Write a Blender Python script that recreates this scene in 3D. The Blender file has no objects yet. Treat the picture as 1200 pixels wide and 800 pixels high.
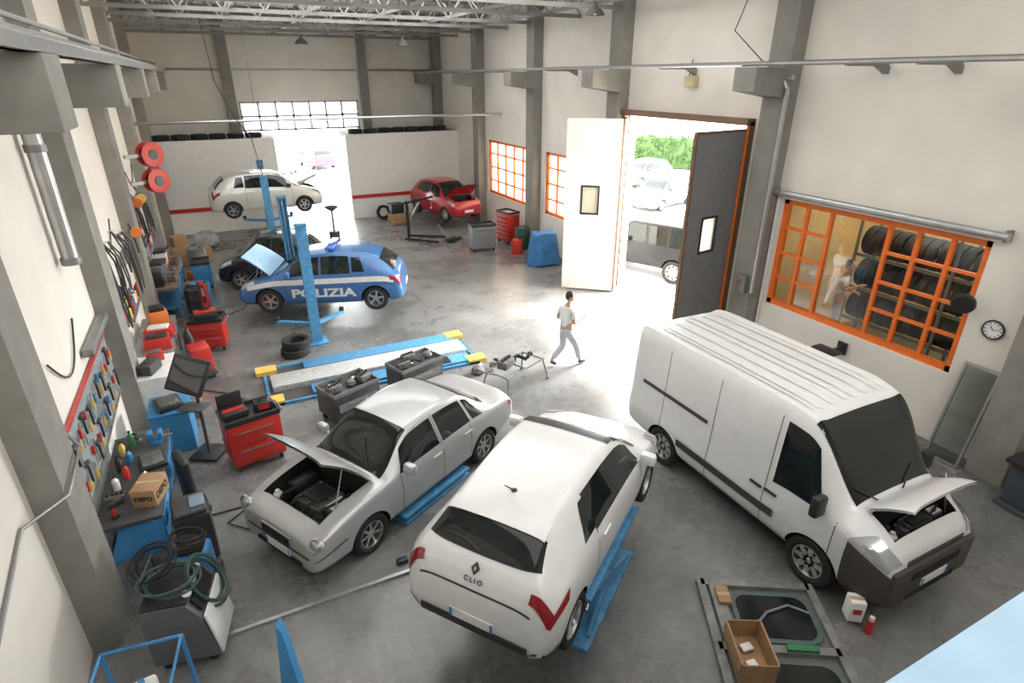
import bpy, bmesh, math, random
from mathutils import Vector, Matrix, Euler
random.seed(7)
sc=bpy.context.scene; COL=sc.collection; PI=math.pi
R=math.radians
# ---------------------------------------------------------------- camera
H=6.1; F=682.0; TH=R(24.4); YW=R(26.3)
cam=bpy.data.cameras.new('camera'); co=bpy.data.objects.new('camera',cam); COL.objects.link(co)
co.location=(0,0,H); co.rotation_euler=(PI/2-TH,0,-YW); cam.lens=F/1200*36; cam.sensor_width=36; cam.clip_start=.05; cam.clip_end=400
sc.camera=co
def ray(px,py):
    dx=px-600; n=400-py; w=F*math.cos(TH)+n*math.sin(TH); z=-F*math.sin(TH)+n*math.cos(TH)
    return Vector((math.cos(YW)*dx+math.sin(YW)*w, math.cos(YW)*w-math.sin(YW)*dx, z))
def G(px,py,z=0):
    r=ray(px,py); t=(z-H)/r.z; return Vector((r.x*t,r.y*t,z))
# ---------------------------------------------------------------- materials
MC={}
def M(name,c,rough=.5,metal=0.,var=.08,scale=6,bump=0.,coat=0.,emit=0.):
    if name in MC: return MC[name]
    m=bpy.data.materials.new(name); m.use_nodes=True; nt=m.node_tree; N=nt.nodes; Lk=nt.links
    b=N['Principled BSDF']
    tc=N.new('ShaderNodeTexCoord'); no=N.new('ShaderNodeTexNoise'); no.inputs['Scale'].default_value=scale; no.inputs['Detail'].default_value=4
    Lk.new(tc.outputs['Object'],no.inputs['Vector'])
    mr=N.new('ShaderNodeMapRange'); mr.inputs['From Min'].default_value=.3; mr.inputs['From Max'].default_value=.7
    mr.inputs['To Min'].default_value=1-var; mr.inputs['To Max'].default_value=1+var
    Lk.new(no.outputs['Fac'],mr.inputs['Value'])
    vm=N.new('ShaderNodeVectorMath'); vm.operation='SCALE'; vm.inputs[0].default_value=c[:3]
    Lk.new(mr.outputs['Result'],vm.inputs['Scale']); Lk.new(vm.outputs['Vector'],b.inputs['Base Color'])
    b.inputs['Roughness'].default_value=rough; b.inputs['Metallic'].default_value=metal
    if coat: b.inputs['Coat Weight'].default_value=coat; b.inputs['Coat Roughness'].default_value=.05
    if emit: b.inputs['Emission Color'].default_value=(*c[:3],1); b.inputs['Emission Strength'].default_value=emit
    if bump:
        bp=N.new('ShaderNodeBump'); bp.inputs['Strength'].default_value=bump; bp.inputs['Distance'].default_value=.02
        Lk.new(no.outputs['Fac'],bp.inputs['Height']); Lk.new(bp.outputs['Normal'],b.inputs['Normal'])
    MC[name]=m; return m
def glassmat(name,tint,mixf,rough=.03):
    m=bpy.data.materials.new(name); m.use_nodes=True; nt=m.node_tree; N=nt.nodes; N.clear()
    o=N.new('ShaderNodeOutputMaterial'); t=N.new('ShaderNodeBsdfTransparent'); g=N.new('ShaderNodeBsdfGlossy'); mx=N.new('ShaderNodeMixShader'); lw=N.new('ShaderNodeLayerWeight')
    t.inputs[0].default_value=(*tint,1); g.inputs['Roughness'].default_value=rough; lw.inputs[0].default_value=mixf
    nt.links.new(lw.outputs['Fresnel'],mx.inputs[0]); nt.links.new(t.outputs[0],mx.inputs[1]); nt.links.new(g.outputs[0],mx.inputs[2]); nt.links.new(mx.outputs[0],o.inputs[0])
    return m
def frostmat(name,c):
    m=bpy.data.materials.new(name); m.use_nodes=True; nt=m.node_tree; N=nt.nodes; N.clear()
    o=N.new('ShaderNodeOutputMaterial'); t=N.new('ShaderNodeBsdfTranslucent'); d=N.new('ShaderNodeBsdfDiffuse'); mx=N.new('ShaderNodeMixShader')
    t.inputs[0].default_value=(*c,1); d.inputs[0].default_value=(*c,1); mx.inputs[0].default_value=.45
    nt.links.new(t.outputs[0],mx.inputs[1]); nt.links.new(d.outputs[0],mx.inputs[2]); nt.links.new(mx.outputs[0],o.inputs[0])
    return m
def floormat():
    m=bpy.data.materials.new('polished_concrete'); m.use_nodes=True; nt=m.node_tree; N=nt.nodes; Lk=nt.links; b=N['Principled BSDF']
    tc=N.new('ShaderNodeTexCoord')
    n1=N.new('ShaderNodeTexNoise'); n1.inputs['Scale'].default_value=.45; n1.inputs['Detail'].default_value=8; n1.inputs['Roughness'].default_value=.65
    n2=N.new('ShaderNodeTexNoise'); n2.inputs['Scale'].default_value=7; n2.inputs['Detail'].default_value=6
    n3=N.new('ShaderNodeTexVoronoi'); n3.inputs['Scale'].default_value=1.1
    for n in (n1,n2,n3): Lk.new(tc.outputs['Object'],n.inputs['Vector'])
    r1=N.new('ShaderNodeValToRGB'); e=r1.color_ramp.elements; e[0].position=.34; e[0].color=(.115,.113,.108,1); e[1].position=.66; e[1].color=(.25,.25,.242,1)
    Lk.new(n1.outputs['Fac'],r1.inputs[0])
    r2=N.new('ShaderNodeMapRange'); r2.inputs['From Min'].default_value=.3; r2.inputs['From Max'].default_value=.7; r2.inputs['To Min'].default_value=.82; r2.inputs['To Max'].default_value=1.14
    Lk.new(n2.outputs['Fac'],r2.inputs['Value'])
    r3=N.new('ShaderNodeMapRange'); r3.inputs['From Min'].default_value=.0; r3.inputs['From Max'].default_value=.18; r3.inputs['To Min'].default_value=.7; r3.inputs['To Max'].default_value=1
    Lk.new(n3.outputs['Distance'],r3.inputs['Value'])
    mu=N.new('ShaderNodeMath'); mu.operation='MULTIPLY'; Lk.new(r2.outputs[0],mu.inputs[0]); Lk.new(r3.outputs[0],mu.inputs[1])
    vm=N.new('ShaderNodeVectorMath'); vm.operation='SCALE'; Lk.new(r1.outputs[0],vm.inputs[0]); Lk.new(mu.outputs[0],vm.inputs['Scale']); Lk.new(vm.outputs[0],b.inputs['Base Color'])
    rr=N.new('ShaderNodeMapRange'); rr.inputs['To Min'].default_value=.14; rr.inputs['To Max'].default_value=.42; Lk.new(n1.outputs['Fac'],rr.inputs['Value']); Lk.new(rr.outputs[0],b.inputs['Roughness'])
    b.inputs['IOR'].default_value=1.7
    return m
FLOOR=floormat()
WALL=M('cream_wall_plaster',(.78,.74,.67),.85,var=.05,scale=1.2,bump=.05)
CONC=M('grey_concrete_pillar',(.25,.24,.215),.8,var=.12,scale=3,bump=.1)
CEIL=M('pale_roof_deck',(.5,.49,.47),.8,var=.06,scale=2)
STEEL=M('painted_grey_steel',(.24,.24,.235),.45,.4)
TRUSS=M('dull_grey_truss_paint',(.27,.27,.26),.6,.1)
GALV=M('galvanised_steel',(.48,.49,.49),.35,.8,var=.1)
BLACK=M('black_rubber',(.018,.018,.018),.75,var=.2,scale=20)
BPL=M('black_plastic',(.025,.025,.027),.4,var=.1)
DARK=M('dark_recess',(.012,.012,.012),.9)
DGREY=M('dark_grey_plastic',(.06,.06,.06),.55)
ENG=M('engine_grey_metal',(.16,.16,.155),.5,.5,var=.4,scale=14)
CHROME=M('brushed_alloy',(.62,.62,.61),.28,.9)
SILV=M('silver_paint',(.50,.505,.505),.3,.35,var=.02,coat=.5)
WHITE=M('white_paint',(.80,.80,.79),.3,0,var=.03,coat=.5)
WHITE2=M('white_enamel',(.74,.74,.72),.45)
POLB=M('police_blue_paint',(.05,.16,.38),.3,.1,var=.03,coat=.6)
SKYB=M('pale_blue_primer',(.34,.55,.76),.4)
REDP=M('red_car_paint',(.42,.02,.03),.3,.1,var=.03,coat=.6)
BLKP=M('black_car_paint',(.015,.018,.03),.25,.1,coat=.6)
GRNP=M('dark_grey_car_paint',(.010,.011,.012),.6)
CREAM=M('pale_silver_paint',(.62,.62,.58),.3,.2,coat=.6)
RED=M('red_enamel',(.50,.03,.022),.4)
BLUE=M('blue_enamel',(.045,.22,.46),.42,var=.12)
LBLUE=M('worn_blue_steel',(.07,.26,.47),.5,var=.25,scale=9)
YEL=M('yellow_enamel',(.75,.50,.10),.5)
ORANGE=M('orange_frame_paint',(.80,.17,.02),.45)
OCHRE=M('ochre_wall_paint',(.74,.56,.30),.8)
CARD=M('brown_cardboard',(.38,.23,.12),.85,var=.1,scale=12)
PAPER=M('white_paper',(.8,.8,.78),.8)
GREEN=M('green_rubber_hose',(.045,.085,.07),.5)
GREEN2=M('green_enamel',(.04,.20,.09),.5)
TARP=M('blue_tarpaulin',(.04,.18,.42),.6,var=.25,scale=5,bump=.4)
SKIN=M('skin',(.50,.30,.21),.6); HAIR=M('dark_short_hair',(.05,.035,.03),.8)
SHIRT=M('white_cotton',(.76,.77,.78),.85,var=.08,bump=.1); TROU=M('pale_grey_workwear',(.50,.53,.58),.85,var=.1,bump=.1)
REDL=M('red_light_lens',(.30,.008,.012),.15,coat=1)
LENS=M('clear_light_lens',(.50,.52,.54),.12,.5,coat=1)
CGLASS=M('tinted_car_glass',(.012,.016,.015),.05,.0,var=.3,scale=2,coat=0)
GLASS=glassmat('window_glass',(.86,.88,.88),.32)
FROST=frostmat('frosted_pane',(.85,.82,.74))
DOORD=M('dark_grey_door_panel',(.20,.20,.205),.6)
BROWN=M('brown_steel_frame',(.16,.09,.05),.6)
DIAM=M('tread_plate_steel',(.60,.61,.60),.4,.3,var=.4,scale=40,bump=.5)
OUTG=M('pale_outdoor_paving',(.74,.73,.71),.9,var=.04)
LEAF=M('hedge_leaf',(.05,.10,.02),.7,var=.3,scale=3)
GREENG=glassmat('greyish_glass_sheet',(.72,.78,.76),.45,.1)
ORBIN=M('orange_plastic',(.70,.20,.04),.5)
# ---------------------------------------------------------------- helpers
class MB:
    def __init__(s): s.bm=bmesh.new()
    def box(s,c,d,rot=None,bev=0,rz=0):
        m=Matrix.Translation(c)@((Euler(rot).to_matrix().to_4x4()) if rot else Matrix.Rotation(rz,4,'Z'))@Matrix.Diagonal((d[0],d[1],d[2],1))
        r=bmesh.ops.create_cube(s.bm,size=1,matrix=m)
        if bev:
            ed={e for v in r['verts'] for e in v.link_edges}
            bmesh.ops.bevel(s.bm,geom=list(ed),offset=bev,segments=3 if bev>.05 else 2,affect='EDGES',profile=.5)
        return s
    def cyl(s,a,b,r,r2=None,seg=14):
        a=Vector(a); b=Vector(b); d=b-a; L=d.length
        if L<1e-6: return s
        m=Matrix.Translation((a+b)/2)@d.to_track_quat('Z','Y').to_matrix().to_4x4()
        bmesh.ops.create_cone(s.bm,cap_ends=True,segments=seg,radius1=r,radius2=r if r2 is None else r2,depth=L,matrix=m); return s
    def tube(s,pts,r,seg=7):
        pts=[Vector(p) for p in pts]; rings=[]
        up=Vector((0,0,1))
        for i,p in enumerate(pts):
            d=(pts[min(i+1,len(pts)-1)]-pts[max(i-1,0)]).normalized()
            if abs(d.dot(up))>.95: up=Vector((1,0,0)) if abs(d.x)<.9 else Vector((0,1,0))
            a=d.cross(up).normalized(); b=d.cross(a).normalized()
            rings.append([s.bm.verts.new(p+a*math.cos(2*PI*k/seg)*r+b*math.sin(2*PI*k/seg)*r) for k in range(seg)])
        for i in range(len(rings)-1):
            for k in range(seg):
                s.bm.faces.new((rings[i][k],rings[i][(k+1)%seg],rings[i+1][(k+1)%seg],rings[i+1][k]))
        s.bm.faces.new(rings[0][::-1]); s.bm.faces.new(rings[-1]); return s
    def lathe(s,prof,seg=24,m=Matrix.Identity(4),closed=False):
        rings=[]
        for k in range(seg):
            a=2*PI*k/seg; rings.append([s.bm.verts.new(m@Vector((r*math.cos(a),r*math.sin(a),z))) for r,z in prof])
        n=len(prof)
        for k in range(seg):
            A=rings[k]; B=rings[(k+1)%seg]
            for i in range(n if closed else n-1):
                j=(i+1)%n
                try: s.bm.faces.new((A[i],B[i],B[j],A[j]))
                except ValueError: pass
        return s
    def ball(s,c,r,sc=(1,1,1),seg=14,rot=None):
        m=Matrix.Translation(c)@(Euler(rot).to_matrix().to_4x4() if rot else Matrix.Identity(4))@Matrix.Diagonal((*sc,1))
        bmesh.ops.create_uvsphere(s.bm,u_segments=seg,v_segments=max(6,seg*2//3),radius=r,matrix=m); return s
    def prism(s,pts,h,m=Matrix.Identity(4)):
        a=[s.bm.verts.new(m@Vector((x,y,-h/2))) for x,y in pts]; b=[s.bm.verts.new(m@Vector((x,y,h/2))) for x,y in pts]
        s.bm.faces.new(a[::-1]); s.bm.faces.new(b); n=len(pts)
        for i in range(n): s.bm.faces.new((a[i],a[(i+1)%n],b[(i+1)%n],b[i]))
        return s
    def grid(s,rows):
        V=[[s.bm.verts.new(p) for p in r] for r in rows]
        for i in range(len(V)-1):
            for j in range(len(V[0])-1): s.bm.faces.new((V[i][j],V[i][j+1],V[i+1][j+1],V[i+1][j]))
        return s
    def mesh(s,name,mat,ang=35,recalc=True):
        bm=s.bm
        if recalc: bmesh.ops.recalc_face_normals(bm,faces=bm.faces)
        for f in bm.faces: f.smooth=True
        ca=R(ang)
        for e in bm.edges:
            e.smooth=not(len(e.link_faces)==2 and e.calc_face_angle(0)>ca)
        me=bpy.data.meshes.new(name); bm.to_mesh(me); bm.free()
        if mat: me.materials.append(mat)
        return me
    def build(s,name,mat,parent=None,ang=35,recalc=True):
        o=bpy.data.objects.new(name,s.mesh(name,mat,ang,recalc)); COL.objects.link(o)
        if parent: o.parent=parent
        return o
def rrect(w,h,r,n=6):
    P=[]
    for cx,cy,a0 in ((w/2-r,h/2-r,0),(-w/2+r,h/2-r,90),(-w/2+r,-h/2+r,180),(w/2-r,-h/2+r,270)):
        for k in range(n+1):
            a=R(a0+90*k/n); P.append((cx+r*math.cos(a),cy+r*math.sin(a)))
    return P
def tag(o,label,cat,group=None,kind=None):
    o['label']=label; o['category']=cat
    if group: o['group']=group
    if kind: o['kind']=kind
    return o
def thing(name,label,cat,loc=(0,0,0),rz=0,group=None):
    o=bpy.data.objects.new(name,None); COL.objects.link(o); o.empty_display_size=.2
    o.location=loc; o.rotation_euler=(0,0,rz); return tag(o,label,cat,group)
def struct(o,label=None,cat=None):
    o['kind']='structure'
    if label: o['label']=label
    if cat: o['category']=cat
    return o
def text(name,body,size,mat,parent,m,bold=0.0,sp=1.0):
    cu=bpy.data.curves.new('t','FONT'); cu.body=body; cu.size=size; cu.extrude=.002; cu.align_x='CENTER'; cu.align_y='CENTER'; cu.offset=bold; cu.space_character=sp
    t=bpy.data.objects.new('t',cu); COL.objects.link(t)
    dg=bpy.context.evaluated_depsgraph_get(); dg.update()
    me=bpy.data.meshes.new_from_object(t.evaluated_get(dg)); bpy.data.objects.remove(t)
    me.materials.clear(); me.materials.append(mat)
    o=bpy.data.objects.new(name,me); COL.objects.link(o)
    if parent: o.parent=parent
    o.matrix_local=m; return o
def basis(p,x,n):
    n=Vector(n).normalized(); x=Vector(x); x=(x-n*x.dot(n)).normalized(); y=n.cross(x)
    m=Matrix((x,y,n)).transposed().to_4x4(); m.translation=p; return m
XZ=Matrix(((1,0,0,0),(0,0,-1,0),(0,1,0,0),(0,0,0,1)))
# ---------------------------------------------------------------- room
XL,XR,YB,ZC=-2.3,10.9,31.0,8.6
def slab(name,a,b,mat,label=None,cat=None):
    return struct(MB().box([(a[i]+b[i])/2 for i in range(3)],[b[i]-a[i] for i in range(3)]).build(name,mat),label,cat)
slab('floor',(XL-.3,-4.3,-.2),(15.3,31.3,0),FLOOR,'grey polished concrete workshop floor with stains','floor')
slab('wall_left',(XL-.3,-4.3,0),(XL,31.3,ZC),WALL,'long cream plaster wall behind the benches','wall')
slab('wall_near',(XL,-4.3,0),(XR,-4,ZC),WALL,'plain cream wall at the camera end','wall')
slab('ceiling',(XL-.3,-4.3,ZC),(11.2,31.3,ZC+.2),CEIL,'pale roof deck above the steel trusses','ceiling')
def wall_holes(name,X0,X1,a0,a1,holes,axis,mat,label):
    mb=MB()
    cuts=sorted({a0,a1}|{h[0] for h in holes}|{h[1] for h in holes})
    for i in range(len(cuts)-1):
        p,q=cuts[i],cuts[i+1]; hs=[h for h in holes if h[0]<=p+1e-6 and h[1]>=q-1e-6]
        segs=[(0,ZC)]
        if hs:
            h=hs[0]; segs=[(h[3],ZC)]+([(0,h[2])] if h[2]>0 else [])
        for z0,z1 in segs:
            if axis=='Y': mb.box(((X0+X1)/2,(p+q)/2,(z0+z1)/2),(X1-X0,q-p,z1-z0))
            else: mb.box(((p+q)/2,(X0+X1)/2,(z0+z1)/2),(q-p,X1-X0,z1-z0))
    return struct(mb.build(name,mat),label,'wall')
wall_holes('wall_right',XR,XR+.3,-4.3,31.3,[(4.75,8.8,1.35,3.72),(10,14.5,0,5.15),(15.6,19.3,1.4,3.65),(20.5,24.4,1.4,3.65)],'Y',WALL,'cream wall with the vehicle door and orange windows')
wall_holes('wall_back',31.0,31.3,XL,XR,[(1.5,6.9,0,5.1)],'X',WALL,'far cream wall with the glazed rear opening')
mb=MB(); mb.box(((XL+2.5)/2,28.1,1.88),(2.5-XL,.2,3.76)); mb.box(((5.5+XR)/2,28.1,1.88),(XR-5.5,.2,3.76))
struct(mb.build('wall_partition',M('white_partition',(.80,.78,.74),.8,var=.04)),'low white partition wall with a central gap','wall')
mb=MB(); mb.box(((XL+2.5)/2,29.6,3.68),(2.5-XL,2.8,.15)); mb.box(((5.5+XR)/2,29.6,3.68),(XR-5.5,2.8,.15))
struct(mb.build('ceiling_mezzanine',CONC),'small mezzanine deck behind the partition','ceiling')
slab('trim_1',(XL+.02,27.97,.92),(2.5,28.0,1.08),RED,'red stripe along the left partition','trim')
slab('trim_2',(5.5,27.97,.92),(XR-.02,28.0,1.08),RED,'red stripe along the right partition','trim')
tn=3
for i,y in enumerate((4.1,9.3,14.85,19.9,24.95,30.2)):
    y0=y-.28; y1=y+.28
    if i==0: y0,y1=3.35,3.9
    if i==1: y0,y1=8.95,9.5
    mb=MB(); mb.box((XR-.18,(y0+y1)/2,ZC/2),(.36,y1-y0,ZC))
    mb.prism([(XR-.36,5.72),(XR-1.25,5.85),(XR-1.25,6.28),(XR-.36,6.28)],y1-y0,Matrix(((1,0,0,0),(0,0,-1,(y0+y1)/2),(0,1,0,0),(0,0,0,1))))
    struct(mb.build('trim_%d'%tn,CONC),'grey concrete pillar with corbel on the door wall','pillar'); tn+=1
for y in (6.35,11.5,16.7,21.9,27.1):
    y0,y1=y,y+.7
    mb=MB(); mb.box((XL+.15,(y0+y1)/2,ZC/2),(.30,y1-y0,ZC)); mb.box((XL+.75,(y0+y1)/2,5.98),(.95,y1-y0,.62),bev=.02)
    struct(mb.build('trim_%d'%tn,CONC),'grey concrete pillar with corbel on the bench wall','pillar'); tn+=1
for x in (1.2,7.2):
    struct(MB().box((x,30.85,ZC/2),(.45,.3,ZC)).build('trim_%d'%tn,CONC),'concrete pillar beside the rear opening','pillar'); tn+=1
# crane rails and pipes
mb=MB(); mb.box((-1.2,12.5,6.36),(.12,37,.14)); mb.box((-1.2,12.5,6.43),(.2,37,.03)); mb.box((-1.2,12.5,6.30),(.24,37,.02))
r=thing('crane_rail','grey steel crane rail running on the bench-side corbels','rail'); mb.build('rail_beam',GALV,r)
MB().tube([(-1.45,-4,6.62),(-1.45,31,6.62)],.03).build('power_conduit',STEEL,r)
r=thing('crane_rail','thin steel rail along the door-side corbels','rail'); MB().tube([(9.8,-4,6.34),(9.8,31,6.34)],.045).build('rail_pipe',GALV,r)
for y in (3.0,6.0,7.2,12,17.4,22.3,27.6): MB().box((10.35,y,6.30),(1.1,.06,.05)).prism([(10.9,6.28),(10.6,6.28),(10.9,6.15)],.12,Matrix(((1,0,0,0),(0,0,-1,y),(0,1,0,0),(0,0,0,1)))).build('bracket',STEEL,r)
tag(MB().tube([(-2.3,30.8,6.42),(10.9,30.8,6.42)],.045).build('wall_pipe',GALV),'grey pipe along the far wall above the rear opening','pipe')
r=thing('overhead_pipe','grey pipe spanning the workshop above the far lifts','pipe'); MB().tube([(-2.3,23,4.75),(10.9,23,4.75)],.05).build('pipe',GALV,r)
for x in (1.6,5.2): MB().cyl((x,23,4.75),(x,23,7.85),.012,seg=6).build('hanger',STEEL,r)
def truss(y,lab):
    r=thing('roof_truss',lab,'truss',(0,y,0),group='steel roof trusses')
    MB().box((4.3,0,7.8),(13.2,.12,.1)).build('bottom_chord',TRUSS,r)
    MB().box((4.3,0,8.55),(13.2,.12,.1)).build('top_chord',TRUSS,r)
    mb=MB(); n=12
    for i in range(n):
        x0=-2.3+13.2*i/n; x1=-2.3+13.2*(i+1)/n
        mb.cyl((x0,0,7.8),((x0+x1)/2,0,8.55),.025,seg=6); mb.cyl(((x0+x1)/2,0,8.55),(x1,0,7.8),.025,seg=6)
    mb.build('bracing',TRUSS,r)
for y in (9.6,14.8,17.3,20.0,22.4,25.0,27.6,30.3): truss(y,'grey lattice steel truss under the pale roof')
for i,x in enumerate((-.9,1.2,3.4,5.6,7.8,9.9)):
    r=thing('roof_purlin','long grey steel purlin joining the roof trusses','beam',(x,0,0),group='roof purlins')
    MB().box((0,19,7.9),(.07,24,.09)).build('beam',TRUSS,r)
    mb=MB()
    for k in range(10):
        y=9.6+2.1*k; mb.cyl((0,y,7.9),(0,y+1.05,8.45),.02,seg=5); mb.cyl((0,y+1.05,8.45),(0,y+2.1,7.9),.02,seg=5)
    mb.build('web',TRUSS,r)
# ---------------------------------------------------------------- windows
def grid_window(name,X,y0,y1,z0,z1,cols,rows,label,skip=(),pane=None):
    w=bpy.data.objects.new(name,None); COL.objects.link(w); struct(w,label,'window')
    mb=MB(); t=.055
    ys=[y0+(y1-y0)*c for c in cols]; zs=[z0+(z1-z0)*c for c in rows]
    for z in (z0+t,z1-t): mb.box((X+.12,(y0+y1)/2,z),(.12,y1-y0,.11))
    for y in (y0+t,y1-t): mb.box((X+.12,y,(z0+z1)/2),(.12,.11,z1-z0))
    for y in ys[1:-1]: mb.box((X+.12,y,(z0+z1)/2),(.08,.07,z1-z0-.1))
    for i in range(len(ys)-1):
        for z in zs[1:-1]:
            if (i,round((z-z0)/(z1-z0),2)) in skip: continue
            mb.box((X+.12,(ys[i]+ys[i+1])/2,z),(.07,ys[i+1]-ys[i],.055))
    mb.build('window_frame',ORANGE,w)
    MB().box((X+.14,(y0+y1)/2,(z0+z1)/2),(.008,y1-y0-.1,z1-z0-.1)).build('glass_pane',pane or GLASS,w)
    return w
grid_window('window_1',XR,4.75,8.8,1.35,3.72,[0,.15,.29,.42,.72,.86,1],[0,.27,.5,.74,1],'wide orange-framed window in front of the tyre store',skip={(3,.5),(3,.27),(3,.74)} )
grid_window('window_2',XR,15.6,19.3,1.4,3.65,[0,.2,.4,.6,.8,1],[0,.25,.5,.75,1],'orange-framed window beside the white door leaf',pane=FROST)
grid_window('window_3',XR,20.5,24.4,1.4,3.65,[0,.2,.4,.6,.8,1],[0,.25,.5,.75,1],'orange-framed window above the red cabinet',pane=FROST)
w=bpy.data.objects.new('window_4',None); COL.objects.link(w); struct(w,'white glazed transom over the rear opening','window')
mb=MB()
for z in (3.85,4.45,5.05): mb.box((4.2,31.1,z),(5.4,.1,.09))
for i in range(8): mb.box((1.55+5.3*i/7,31.1,4.45),(.09,.1,1.3))
for x in (1.58,6.82): mb.box((x,31.1,1.9),(.12,.1,3.8))
mb.build('window_frame',M('pale_metal_frame',(.45,.46,.45),.5),w); MB().box((4.2,31.12,4.45),(5.3,.01,1.2)).build('glass_pane',GLASS,w)
def leaf(name,a,b,h,mat,label,edge,win=True,z0=.05):
    d=bpy.data.objects.new(name,None); COL.objects.link(d); struct(d,label,'door')
    a=Vector((*a,0)); b=Vector((*b,0)); v=b-a; L=v.length; rz=math.atan2(v.y,v.x); d.location=a; d.rotation_euler=(0,0,rz)
    wz0,wz1=2.4,3.2; wx0,wx1=L*.32,L*.32+.5
    mb=MB()
    if win:
        mb.box((wx0/2,0,(z0+h)/2),(wx0,.06,h-z0)); mb.box(((wx1+L)/2,0,(z0+h)/2),(L-wx1,.06,h-z0))
        mb.box(((wx0+wx1)/2,0,(z0+wz0)/2),(.5,.06,wz0-z0)); mb.box(((wx0+wx1)/2,0,(h+wz1)/2),(.5,.06,h-wz1))
    else: mb.box((L/2,0,(z0+h)/2),(L,.06,h-z0))
    mb.build('door_panel',mat,d)
    mb=MB()
    for x in (.02,L-.02): mb.box((x,0,(z0+h)/2),(.05,.075,h-z0))
    for z in (z0+.03,h-.03): mb.box((L/2,0,z),(L,.075,.06))
    mb.build('edge_frame',edge,d)
    if win:
        mb=MB()
        for x in (wx0,wx1): mb.box((x,0,(wz0+wz1)/2),(.05,.09,.85))
        for z in (wz0,wz1): mb.box(((wx0+wx1)/2,0,z),(.55,.09,.05))
        mb.build('window_rim',BPL,d); MB().box(((wx0+wx1)/2,0,(wz0+wz1)/2),(.48,.01,.78)).build('glass_pane',FROST,d)
    return d
leaf('door_1',(9.2,15.05),(10.38,14.05),5.06,WHITE2,'tall white folding leaf of the vehicle door',WHITE2)
leaf('door_2',(10.42,14.05),(10.85,14.48),5.06,BROWN,'narrow brown inner leaf of the vehicle door',BROWN,win=False)
leaf('door_3',(9.1,9.78),(10.78,10.0),5.06,DOORD,'tall dark grey folding leaf of the vehicle door',BROWN)
mb=MB(); mb.box((10.8,12.25,5.2),(.3,4.7,.14)); mb.box((10.85,14.55,2.6),(.2,.1,5.2)); mb.box((10.85,9.95,2.6),(.2,.1,5.2))
struct(mb.build('trim_%d'%tn,BROWN),'brown steel frame around the vehicle door','door frame'); tn+=1
tag(MB().box((10.74,9.93,2.6),(.05,.05,5.1)).build('hinge_bar',ORANGE),'orange hinge bar at the dark door leaf','hinge bar')
mb=MB(); mb.box((15.2,6.5,2.2),(.2,7.4,4.4)); mb.box((13.2,9.2,2.2),(4,.1,4.4)); mb.box((13.2,2.9,2.2),(4,.1,4.4))
struct(mb.build('wall_store',OCHRE),'ochre walls of the tyre store behind the window','wall')
slab('ceiling_store',(11.2,2.9,4.4),(15.3,9.25,4.5),WALL,'store room ceiling','ceiling')
# ---------------------------------------------------------------- tyres
def tyre_mesh(Rr,w,name='tyre'):
    k=w/2; rin=Rr*.64
    prof=[(rin,-k*.75),(Rr*.78,-k),(Rr*.93,-k*.95),(Rr*.985,-k*.78),(Rr*.99,-k*.35),(Rr*.972,-k*.3),(Rr*.972,-k*.25),(Rr,-k*.2),(Rr,k*.2),(Rr*.972,k*.25),(Rr*.972,k*.3),(Rr*.99,k*.35),(Rr*.985,k*.78),(Rr*.93,k*.95),(Rr*.78,k),(rin,k*.75)]
    return MB().lathe(prof,36,closed=True).mesh(name,BLACK)
TYM=tyre_mesh(.33,.2)
def tyre(loc,rot,label,group=None):
    o=bpy.data.objects.new('tyre',TYM); COL.objects.link(o); o.location=loc; o.rotation_euler=rot
    return tag(o,label,'tyre',group)
r=thing('tyre_rack','grey steel rack filled with tyres behind the window','rack',(13.0,6.0,0))
for z in (1.02,1.77,2.52):
    for x in (-.25,.25): MB().box((x,0,z-.075),(.05,4.2,.06)).build('shelf_rail',STEEL,r)
for y in (-2.05,0,2.05):
    for x in (-.36,.36): MB().box((x,y,1.75),(.05,.05,3.5)).build('upright',STEEL,r)
for z in (1.02,1.77,2.52):
    for k in range(18):
        y=-1.93+k*.225
        tyre((13.0+random.uniform(-.02,.02),6.0+y,z+.25),(PI/2,0,random.uniform(-.06,.06)),'black tyre standing in the store rack','tyres in the store rack')
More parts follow.
